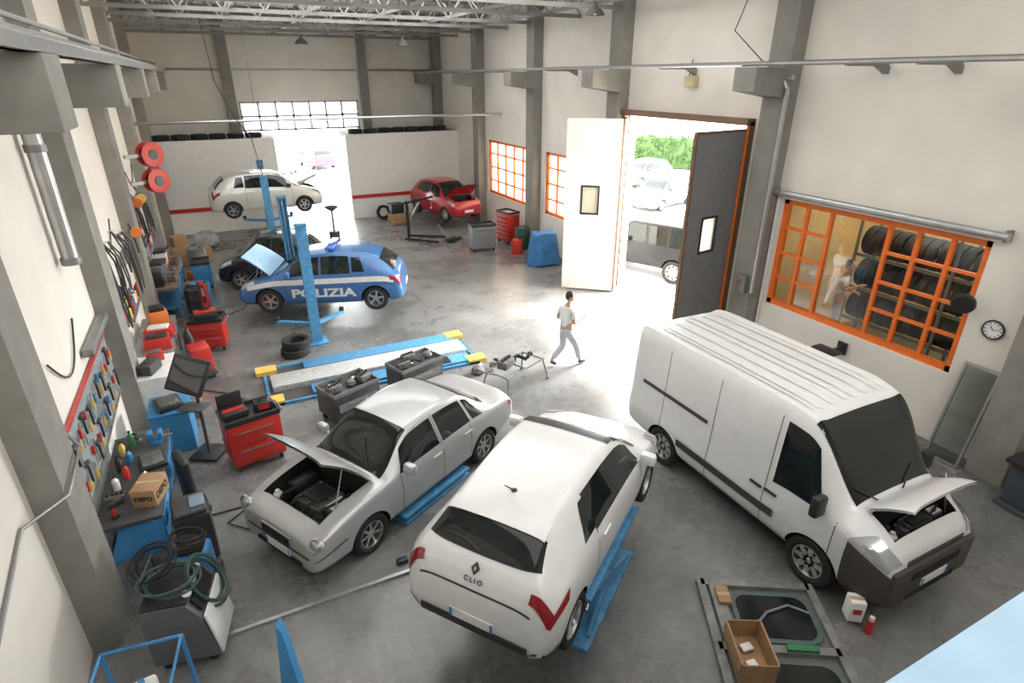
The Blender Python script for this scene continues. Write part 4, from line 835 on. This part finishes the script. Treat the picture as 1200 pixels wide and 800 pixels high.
carton((-1.6,23.2,0),(.6,.6,.7),.1,'tall brown carton near the bench-side far corner'); carton((-1.0,24.0,0),(.5,.6,.4),.5,'low brown carton near the bench-side far corner')
carton((-1.62,23.2,.7),(.45,.45,.35),.4,'small brown carton on top of the tall one')
r=thing('wrapped_sheet','heap of grey plastic wrapped sheeting by the partition','sheeting',(-.8,25.6,0)); 
mb=MB().ball((0,0,.28),.42,(1.2,.9,.75),seg=18)
for v in mb.bm.verts: v.co+=Vector((rnd.uniform(-.05,.05),rnd.uniform(-.05,.05),rnd.uniform(-.05,.05)))
mb.build('plastic_sheet',M('translucent_sheet_grey',(.45,.47,.48),.35),r)
# near clutter: machine with hoses
r=thing('service_machine','white-fronted service machine wound with green hoses','machine',(-1.18,5.95,0),R(-12))
MB().prism([(-.36,.12),(.32,.12),(.22,.72),(.10,.92),(-.36,.92)],.66,XZ).build('casing',M('mid_grey_casing',(.12,.125,.13),.5),r)
MB().box((.295,0,.43),(.03,.64,.60),rot=(0,-.13,0),bev=.01).build('front_panel',WHITE2,r); MB().box((-.12,0,.94),(.46,.62,.04),bev=.01).build('top_tray',BPL,r)
MB().box((.18,0,.83),(.03,.5,.18),rot=(0,-.5,0)).build('control_display',DARK,r)
for y in (-.2,0,.2): MB().lathe([(.0,0),(.05,0),(.05,.02),(0,.02)],14,Matrix.Translation((.10,y,.97))).build('pressure_gauge',PAPER,r)
MB().cyl((-.3,.2,.96),(-.3,.2,1.25),.015).cyl((-.3,-.2,.96),(-.3,-.2,1.25),.015).cyl((-.3,-.2,1.24),(-.3,.2,1.24),.015).build('push_handle',BPL,r)
for x in (-.26,.22):
    for y in (-.25,.25): MB().ball((x,y,.06),.06).build('caster',BLACK,r)
def coil(c,R0,n,rr,tilt,name,label,mat):
    mt=Matrix.Translation(c)@Euler(tilt).to_matrix().to_4x4(); pts=[]
    for k in range(n*24+1):
        a=2*PI*k/24; q=R0*(1+.14*math.sin(a*.37+k*.05)+.07*math.sin(a*1.7)); pts.append(mt@Vector((q*math.cos(a),q*math.sin(a)*.85+.04*math.sin(a*.3),.04*math.sin(a*.5)+rr*1.9*k/24)))
    return tag(MB().tube(pts,rr,7).build(name,mat),label,'hose')
coil((-1.28,5.95,1.0),.27,4,.014,(.05,.05,0),'coiled_hose','dark green hose coiled on top of the white-fronted machine',GREEN)
coil((-1.0,6.05,.80),.30,4,.016,(.3,PI/2-.5,.0),'coiled_hose','loose green hose hanging over the side of the machine',GREEN)
coil((-1.42,6.2,1.12),.22,4,.013,(.5,-.3,0),'coiled_hose','thin black hose tangled behind the green hose',BLACK)
r=thing('blue_cart','blue tubular cart in the near corner beside the hose machine','cart',(-1.55,4.9,0),R(-8))
for x in (-.35,.35):
    for y in (-.3,.3): MB().cyl((x,y,.08),(x,y,1.0),.022).ball((x,y,.045),.045).build('leg',BLUE,r)
for z in (.3,1.0):
    MB().tube([(-.35,-.3,z),(.35,-.3,z),(.35,.3,z),(-.35,.3,z),(-.35,-.3,z)],.022).build('rail',BLUE,r)
MB().box((0,0,.3),(.7,.6,.02)).build('shelf',STEEL,r)
gadget('jerrycan','white jerrycan on the blue tubular cart','jerrycan',(-1.55,4.9,.31),.1,[('can_body',WHITE2,(0,0,.2),(.25,.35,.4),.03),('cap',BLUE,(0,.1,.42),(.06,.06,.05),.01),('handle',WHITE2,(0,-.05,.43),(.04,.16,.04),.01)])
gadget('power_washer','blue and black pressure washer before the tool-board bench','pressure washer',(-1.15,6.85,0),-.2,[('base',BPL,(0,0,.12),(.5,.5,.24),.04),('housing',BLUE,(0,0,.45),(.4,.40,.42),.06),('top_cover',BPL,(0,.02,.72),(.32,.32,.14),.05)])
gadget('scanner_unit','bulky black machine beside the pressure washer','machine',(-1.15,7.55,0),.1,[('casing',BPL,(0,0,.4),(.45,.5,.8),.05),('tray',DGREY,(.0,0,.83),(.4,.44,.06),.02),('screen',M('pale_screen',(.20,.28,.36),.2),(.1,0,.87),(.18,.26,.02),.003)])
coil((-1.15,6.85,.82),.17,3,.014,(0,.2,0),'coiled_hose','black hose coiled on the pressure washer',BLACK)
gadget('seat_part','black upholstered backrest leaning against the bench','seat',(-1.25,8.6,0),.3,[('cushion',BPL,(0,0,.55),(.14,.5,.9),.06),('base',DGREY,(.05,0,.08),(.3,.5,.14),.03)])
tag(MB().box((.25,5.9,.02),(2.25,.05,.035)).build('floor_rail',GALV),'long thin metal bar on the floor before the saloon','bar')
p=G(468,650); tag(MB().box((p.x,p.y-.15,.03),(.16,.09,.06),bev=.01).build('wheel_chock',BPL),'small black wheel chock by the white hatchback','chock')
tag(MB().tube([(-1.0,8.3,.02),(-.6,8.3,.02),(-.2,8.5,.02),(-.8,8.0,.02),(-.4,7.6,.02),(-.05,7.75,.02)],.012).build('air_hose',BLACK),'thin black air hose lying near the saloon nose','hose')
tag(MB().tube([(-1.2,12.8,.02),(-.5,12.2,.02),(0,11.2,.02),(-.5,10.6,.02),(-.8,10.45,.02)],.012).build('air_hose',BLACK),'black cable lying on the floor behind the red trolley','cable')
tag(MB().tube([(-.9,16.9,.02),(0,17.5,.02),(.4,19,.02),(-.4,20.5,.02)],.012).build('air_hose',BLACK),'black cable lying on the floor before the far bench','cable')
# near: mezzanine ledge and blue fin
r=thing('mezzanine_ledge','pale blue glossy ledge panel at the lower right corner','ledge',(0,0,0)); MB().box((1.5,.2,4.88),(6.5,.4,.04)).build('ledge_panel',M('pale_blue_panel',(.34,.50,.64),.35,coat=.2),r); MB().box((1.5,.385,4.82),(6.5,.03,.14)).build('ledge_edge',SKYB,r)
for x in (-1.6,1.5,4.6): MB().box((x,.2,4.74),(.06,.06,.24)).box((x,.12,4.63),(.06,.32,.04)).build('support',STEEL,r)
slab('floor_mezzanine',(XL,-4,4.5),(5.0,.05,4.62),CONC,'concrete mezzanine floor under the viewpoint','floor')
r=thing('blue_fin','tall pointed blue steel fin rising before the ledge','fin',(-.12,2.13,0),R(-25)); MB().prism([(-.36,0),(.30,0),(.30,.1),(.02,3.84),(0,3.88)],.05,XZ).build('fin_plate',BLUE,r); MB().box((.0,0,.03),(.95,.4,.06)).build('foot_plate',STEEL,r)
# ---------------------------------------------------------------- front right plate
r=thing('tester_platform','rectangular steel platform with dark recessed panel in front of the van','platform',(4.73,3.98,0),math.atan2(-.505,.863))
mb=MB(); L_,D_=1.38,2.3
for y in (0,-.95,-D_): mb.box((L_/2,y,.04),(L_,.10,.08))
for x in (0,L_): mb.box((x,-D_/2,.04),(.10,D_+.1,.08))
mb.box((.17,-D_/2,.05),(.16,D_,.07)); mb.build('frame',M('worn_grey_frame',(.24,.24,.225),.5,.3,var=.3),r)
MB().box((L_/2,-D_/2,.01),(L_,D_,.02)).build('pit_plate',M('grey_oily_plate',(.13,.14,.13),.35),r)
for yy,hh in ((-.48,.74),(-1.62,1.1)):
    q=MB().prism(rrect(.98,hh,.2),.03,Matrix.Translation((.80,yy,.035))).build('panel_rim',M('worn_green_steel',(.10,.13,.12),.4),r); MB().prism(rrect(.86,hh-.12,.15),.01,Matrix.Translation((.80,yy,.055))).build('dark_panel',M('dark_glossy_panel',(.012,.014,.014),.15),q)
MB().tube([(.42,-.75,.075),(.7,-.45,.08),(1.0,-.32,.08),(1.22,-.42,.075)],.018).build('curved_bar',STEEL,r)
MB().box((.95,-.95,.1),(.36,.08,.05),bev=.01).build('green_clamp',GREEN2,r)
c=carton((4.42,2.88,.08),(.38,.58,.27),R(-28),'open cardboard box on the platform before the van',openn=True)
gadget('paper_scraps','crumpled white papers inside the open cardboard box','paper',(4.41,2.88,.095),R(-10),[('sheet',PAPER,(.05,.1,.04),(.14,.1,.03),.01),('sheet',PAPER,(-.03,-.1,.04),(.12,.09,.04),.01)])
carton((4.80,3.66,.085),(.16,.26,.05),R(-30),'flat cardboard piece beside the recessed panel')
p=G(992,722); c=carton((p.x-.02,p.y-.06,.08),(.17,.17,.3),R(-35),'white oil filter box standing on the platform corner',mat=PAPER)
MB().box((0,-.087,.16),(.1,.004,.08)).build('red_label',RED,c)
p=G(1014,742); r=thing('spray_can','red aerosol can standing by the white filter box','can',(p.x+.04,p.y,0),R(100)); MB().cyl((0,0,0),(0,0,.2),.045).build('can_body',RED,r); MB().cyl((0,0,.2),(0,0,.25),.03).build('cap',WHITE2,r)
# ---------------------------------------------------------------- right wall fittings
r=thing('roller_tube','grey roller shutter tube above the wide orange window','shutter tube',(10.74,6.75,3.86)); MB().cyl((0,-2.25,0),(0,2.25,0),.065,seg=18).build('tube',GALV,r)
for y in (-2.2,2.2): MB().box((.08,y,0),(.16,.05,.18)).build('end_bracket',STEEL,r)
tag(MB().tube([(10.45,8.75,6.1),(10.45,9.0,6.1),(10.5,8.88,5.9),(10.5,8.87,1.6)],.05).build('conduit',GALV),'thick grey conduit descending beside the dark door leaf','conduit')
tag(MB().tube([(10.87,8.9,3.86),(10.87,8.9,0)],.03).build('conduit',WHITE2),'white conduit beside the wide orange window','conduit')
r=thing('switch_box','grey switch box on the pillar beside the van','switch box',(10.47,9.15,1.75)); MB().box((0,0,0),(.12,.25,.42),bev=.01).build('box_body',STEEL,r); MB().cyl((-.06,0,.08),(-.1,0,.08),.03).build('knob',RED,r)
r=thing('wall_clock','round white wall clock beside the wide orange window','clock',(XR-.01,4.33,2.36)); r.scale=(.88,.88,.88)
mx=Matrix.Rotation(-PI/2,4,'Y'); MB().lathe([(0,0),(.18,0),(.19,.02),(.18,.05),(.16,.05),(.16,.03),(0,.03)],32,mx).build('case',DGREY,r); MB().lathe([(0,.034),(.155,.034)],32,mx).build('dial',PAPER,r)
mb=MB()
for k in range(12):
    a=2*PI*k/12; mb.box((-.038,.13*math.sin(a),.13*math.cos(a)),(.004,.012,.03),rot=(-a,0,0))
mb.build('hour_marks',DARK,r); MB().box((-.042,.025,.03),(.004,.012,.09),rot=(-.7,0,0)).box((-.042,-.05,.01),(.004,.009,.12),rot=(1.3,0,0)).build('hands',DARK,r)
r=thing('wall_fan','black round wall fan beside the orange window','fan',(10.62,4.75,2.72),R(20)); r.scale=(.85,.85,.85); MB().lathe([(0,-.1),(.1,-.1),(.2,-.04),(.21,.02),(.19,.07),(.05,.09),(0,.09)],24,Matrix.Rotation(-PI/2-.3,4,'Y')).build('cage',BPL,r); MB().cyl((.0,0,0),(.3,0,-.1),.03).build('bracket',BPL,r)
r=thing('glass_sheet','tall framed glass pane leaning below the wall clock','glass pane',(10.42,4.22,0)); 
MB().box((.17,0,.88),(.02,.5,1.75),rot=(0,.19,0)).build('pane',GREENG,r); mb=MB()
for y in (-.25,.25): mb.box((.17,y,.88),(.045,.04,1.78),rot=(0,.19,0))
for z,x in ((1.73,.34),(.03,.01)): mb.box((x,0,z),(.045,.52,.04),rot=(0,.19,0))
mb.build('frame',GALV,r)
r=thing('folding_bracket','black folding bracket fixed under the orange window','bracket',(10.88,6.7,1.05)); MB().box((-.3,0,.0),(.6,.06,.06)).build('arm',BPL,r); MB().box((-.5,0,.05),(.28,.5,.05),bev=.01).build('rest',BPL,r); MB().box((-.02,0,0),(.04,.2,.25)).build('wall_plate',BPL,r)
r=thing('floodlight','small yellowed floodlight above the vehicle door','lamp',(10.81,12.0,6.0)); MB().box((0,0,0),(.18,.34,.24),bev=.02).build('housing',M('yellowed_plastic',(.55,.47,.28),.5),r); MB().tube([(.0,.1,.12),(.05,.1,.4),(.07,.1,.5)],.012).build('cable',BPL,r)
for x,y,z,lab in ((9.1,13.8,7.5,'bell-shaped pendant lamp near the vehicle door'),(3.5,23.6,7.15,'bell-shaped pendant lamp above the rear lifts'),(6.7,22.2,7.1,'bell-shaped pendant lamp toward the far windows')):
    r=thing('pendant_lamp',lab,'lamp',(x,y,z)); MB().lathe([(.04,.3),(.06,.2),(.18,.1),(.25,0),(.24,0),(.16,.09),(.04,.18)],20).build('lamp_shade',DGREY,r); MB().cyl((0,0,.28),(0,0,ZC-z),.01,seg=6).build('cord',BPL,r); MB().ball((0,0,.06),.06).build('bulb',PAPER,r)
for i in range(6): tyre((-1.75+i*.7,28.6,3.86),(0,0,0),'tyre lying on the left mezzanine deck','tyres on the left mezzanine')
for i in range(7): tyre((6.1+i*.68,28.6,3.86),(0,0,0),'tyre lying on the right mezzanine deck','tyres on the right mezzanine')
tag(MB().tube([(0.4,22.8,7.85),(.5,22.7,6.0),(.9,22.6,4.9),(1.3,22.5,4.2),(1.45,22.4,3.0)],.015).build('power_cable',BPL),'black cable drooping from the roof to a lift post','cable')
tag(MB().tube([(10.5,9.8,8.6),(10.4,10.4,7.0),(10.6,9.7,6.4)],.012).build('power_cable',BPL),'thin black cable hanging by the door pillar','cable')
# ---------------------------------------------------------------- people
def skinmesh(nodes,edges,root=0,sub=2):
    names=list(nodes); me=bpy.data.meshes.new('sk'); me.from_pydata([nodes[n][0] for n in names],[(names.index(a),names.index(b)) for a,b in edges],[])
    o=bpy.data.objects.new('sk',me); COL.objects.link(o); o.modifiers.new('s','SKIN'); 
    for i,n in enumerate(names): me.skin_vertices[0].data[i].radius=(nodes[n][1],)*2; me.skin_vertices[0].data[i].use_root=(i==root)
    s=o.modifiers.new('u','SUBSURF'); s.levels=sub; s.render_levels=sub
    dg=bpy.context.evaluated_depsgraph_get(); dg.update(); nm=bpy.data.meshes.new_from_object(o.evaluated_get(dg)); bpy.data.objects.remove(o)
    for p in nm.polygons: p.use_smooth=True
    return nm
V=lambda *a:Vector(a)
def person(label,loc,rz,J):
    r=thing('person',label,'person',loc,rz)
    N={'pelvis':(J['pelvis'],.125),'waist':(J['waist'],.115),'chest':(J['chest'],.135),'neckb':(J['neck'],.06),'neck':(J['neck']+V(.01,0,.09),.052)}
    E=[('pelvis','waist'),('waist','chest'),('chest','neckb'),('neckb','neck')]
    for s,k in ((1,'L'),(-1,'R')):
        sh,el,wr=J['sh'+k],J['el'+k],J['wr'+k]; hp,kn,an,to=J['hp'+k],J['kn'+k],J['an'+k],J['to'+k]
        N['sh'+k]=(sh,.062); N['el'+k]=(el,.042); N['wr'+k]=(wr,.027); N['hp'+k]=(hp,.088); N['kn'+k]=(kn,.056); N['an'+k]=(an,.038); N['to'+k]=(to,.034)
        E+=[('chest','sh'+k),('sh'+k,'el'+k),('el'+k,'wr'+k),('pelvis','hp'+k),('hp'+k,'kn'+k),('kn'+k,'an'+k),('an'+k,'to'+k)]
    bm=bmesh.new(); nm=skinmesh(N,E); bm.from_mesh(nm)
    mb=MB(); mb.bm.free(); mb.bm=bm
    hc=J['neck']+V(.035,0,.20)
    mb.ball(hc,.105,(.92,.76,1.15),seg=20); mb.ball(hc+V(.03,0,-.06),.07,(.95,.82,.95)); mb.ball(hc+V(.10,0,-.01),.02,(1,.7,1.5))
    for s in (1,-1): mb.ball(hc+V(-.005,s*.082,-.01),.028,(.7,.35,1.1))
    mb.box(hc+V(.088,0,-.062),(.015,.04,.006))
    for k,s in (('L',1),('R',-1)):
        wr=J['wr'+k]; d=(wr-J['el'+k]).normalized(); side=d.cross(V(0,0,1)).normalized(); up=side.cross(d).normalized()
        pc=wr+d*.055
        q=basis(pc,d,up); bmesh.ops.create_uvsphere(bm,u_segments=12,v_segments=8,radius=1,matrix=q@Matrix.Diagonal((.055,.042,.018,1)))
        for i in range(4):
            o=side*((i-1.5)*.02); L=(.068,.078,.073,.058)[i]; a=pc+d*.04+o; b=a+d*L*.5-up*.008; c=b+d*L*.45-up*.03
            mb.tube([a,b,c],.0085,6)
        mb.tube([pc+side*(-s)*.03,pc+side*(-s)*.06+d*.025,pc+side*(-s)*.065+d*.06],.010,6)
    mb.build('body',SKIN,r,ang=60,recalc=False)
    for s in (1,-1): MB().ball(hc+V(.088,s*.034,.015),.011).build('eye',DARK,r)
    mb=MB(); mb.ball(hc+V(-.012,0,.02),.108,(.93,.79,1.12),seg=20)
    bmesh.ops.delete(mb.bm,geom=[v for v in mb.bm.verts if (v.co.z<hc.z-.02 and v.co.x>hc.x-.05) or v.co.x>hc.x+.045 or v.co.z<hc.z-.07],context='VERTS'); mb.build('hair',HAIR,r)
    N2={'a':(J['pelvis'],.142),'b':(J['waist'],.135),'c':(J['chest'],.15),'n':(J['neck']-V(0,0,.02),.075)}; E2=[('a','b'),('b','c'),('c','n')]
    for k in 'LR':
        N2['s'+k]=(J['sh'+k],.08); N2['m'+k]=(J['sh'+k].lerp(J['el'+k],.7),.066); E2+=[('c','s'+k),('s'+k,'m'+k)]
    me=skinmesh(N2,E2); me.materials.append(SHIRT); put('shirt',me,r)
    N3={'a':(J['pelvis']+V(0,0,.04),.138),'b':(J['pelvis']-V(0,0,.03),.125)}; E3=[('a','b')]
    for k in 'LR':
        N3['h'+k]=(J['hp'+k],.105); N3['k'+k]=(J['kn'+k],.078); N3['f'+k]=(J['kn'+k].lerp(J['an'+k],.92),.064); E3+=[('b','h'+k),('h'+k,'k'+k),('k'+k,'f'+k)]
    me=skinmesh(N3,E3); me.materials.append(TROU); put('trousers',me,r)
    for k in 'LR':
        a=J['an'+k]; t=J['to'+k]; d=(t-a); me=skinmesh({'a':(a-V(.03,0,.035),.047),'b':(a+d*.5-V(0,0,.015),.048),'c':(t+V(.02,0,0),.038)},[('a','b'),('b','c')]); me.materials.append(DGREY); put('shoe',me,r)
    return r
walkJ=dict(pelvis=V(0,0,.95),waist=V(.01,0,1.12),chest=V(.03,0,1.34),neck=V(.045,0,1.49),
  shL=V(.02,.185,1.40),elL=V(-.06,.25,1.13),wrL=V(.16,.22,1.08),shR=V(.04,-.185,1.40),elR=V(.02,-.25,1.13),wrR=V(.26,-.2,1.2),
  hpL=V(0,.095,.88),knL=V(.02,.1,.49),anL=V(-.30,.1,.19),toL=V(-.20,.1,.055),hpR=V(0,-.095,.88),knR=V(.24,-.1,.50),anR=V(.36,-.1,.10),toR=V(.50,-.1,.06))
person('man in white shirt and pale trousers walking across the workshop',(6.45,10.3,0),R(5),walkJ)
stJ=dict(pelvis=V(0,0,.95),waist=V(.01,0,1.12),chest=V(.02,0,1.34),neck=V(.04,0,1.49),shL=V(.02,.185,1.40),elL=V(.0,.24,1.12),wrL=V(.22,.16,1.1),shR=V(.02,-.185,1.40),elR=V(.06,-.26,1.2),wrR=V(.3,-.18,1.32),
  hpL=V(0,.095,.88),knL=V(.02,.11,.49),anL=V(-.02,.12,.10),toL=V(.12,.13,.06),hpR=V(0,-.095,.88),knR=V(.03,-.11,.49),anR=V(.0,-.12,.10),toR=V(.14,-.13,.06))
person('person in white standing on a step behind the orange window',(11.75,7.6,.75),R(-60),stJ)
gadget('step_platform','low wooden step platform in the tyre store','step',(11.75,7.6,0),0,[('deck',CARD,(0,0,.725),(.8,.9,.05),.005),('frame',STEEL,(0,0,.35),(.7,.8,.7),.01)])
# ---------------------------------------------------------------- light
def area(loc,sx,sy,e,d=(0,0,-1),c=(1,.985,.96),name='fill_light'):
    l=bpy.data.lights.new(name,'AREA'); l.shape='RECTANGLE'; l.size=sx; l.size_y=sy; l.energy=e; l.color=c
    o=bpy.data.objects.new(name,l); COL.objects.link(o); o.location=loc; o.rotation_euler=Vector(d).to_track_quat('-Z','Y').to_euler(); return o
area((4.3,4,8.3),9,6,270); area((4.3,12,8.3),9,6,430); area((4.3,20,8.35),9,4,430); area((3.5,-2.5,8.0),8,2,420,(0,.9,-.4))  # unseen fill added under the roof and behind the camera to brighten the hall
area((13.2,6.2,4.3),2.5,4,150,c=(1,.87,.65))  # unseen warm fill added to brighten the tyre store
area((14.2,12.25,7.0),4,4,6500,(-.8,0,-.62),(1,.995,.98),'daylight_fill'); area((4.2,34,6.8),5,3,2600,(0,-.85,-.52),(1,.995,.98),'daylight_fill')  # unseen panels added outside both openings to imitate sky glow on the floor
sun=bpy.data.lights.new('sun','SUN'); sun.energy=20; sun.angle=R(9); sun.color=(1,.98,.95); so=bpy.data.objects.new('sun',sun); COL.objects.link(so)
so.rotation_euler=Vector((-.62,-.22,-.76)).to_track_quat('-Z','Y').to_euler()
w=bpy.data.worlds.new('world'); sc.world=w; w.use_nodes=True; nt=w.node_tree; bg=nt.nodes['Background']
sk=nt.nodes.new('ShaderNodeTexSky'); sk.sky_type='HOSEK_WILKIE'; sk.turbidity=6; sk.sun_direction=Vector((.62,.28,.75)).normalized()
mx=nt.nodes.new('ShaderNodeMixRGB'); mx.inputs[0].default_value=.8; mx.inputs[2].default_value=(1.3,1.35,1.4,1); nt.links.new(sk.outputs[0],mx.inputs[1]); nt.links.new(mx.outputs[0],bg.inputs[0]); bg.inputs[1].default_value=10.0
sc.view_settings.view_transform='Standard'; sc.view_settings.exposure=0.0
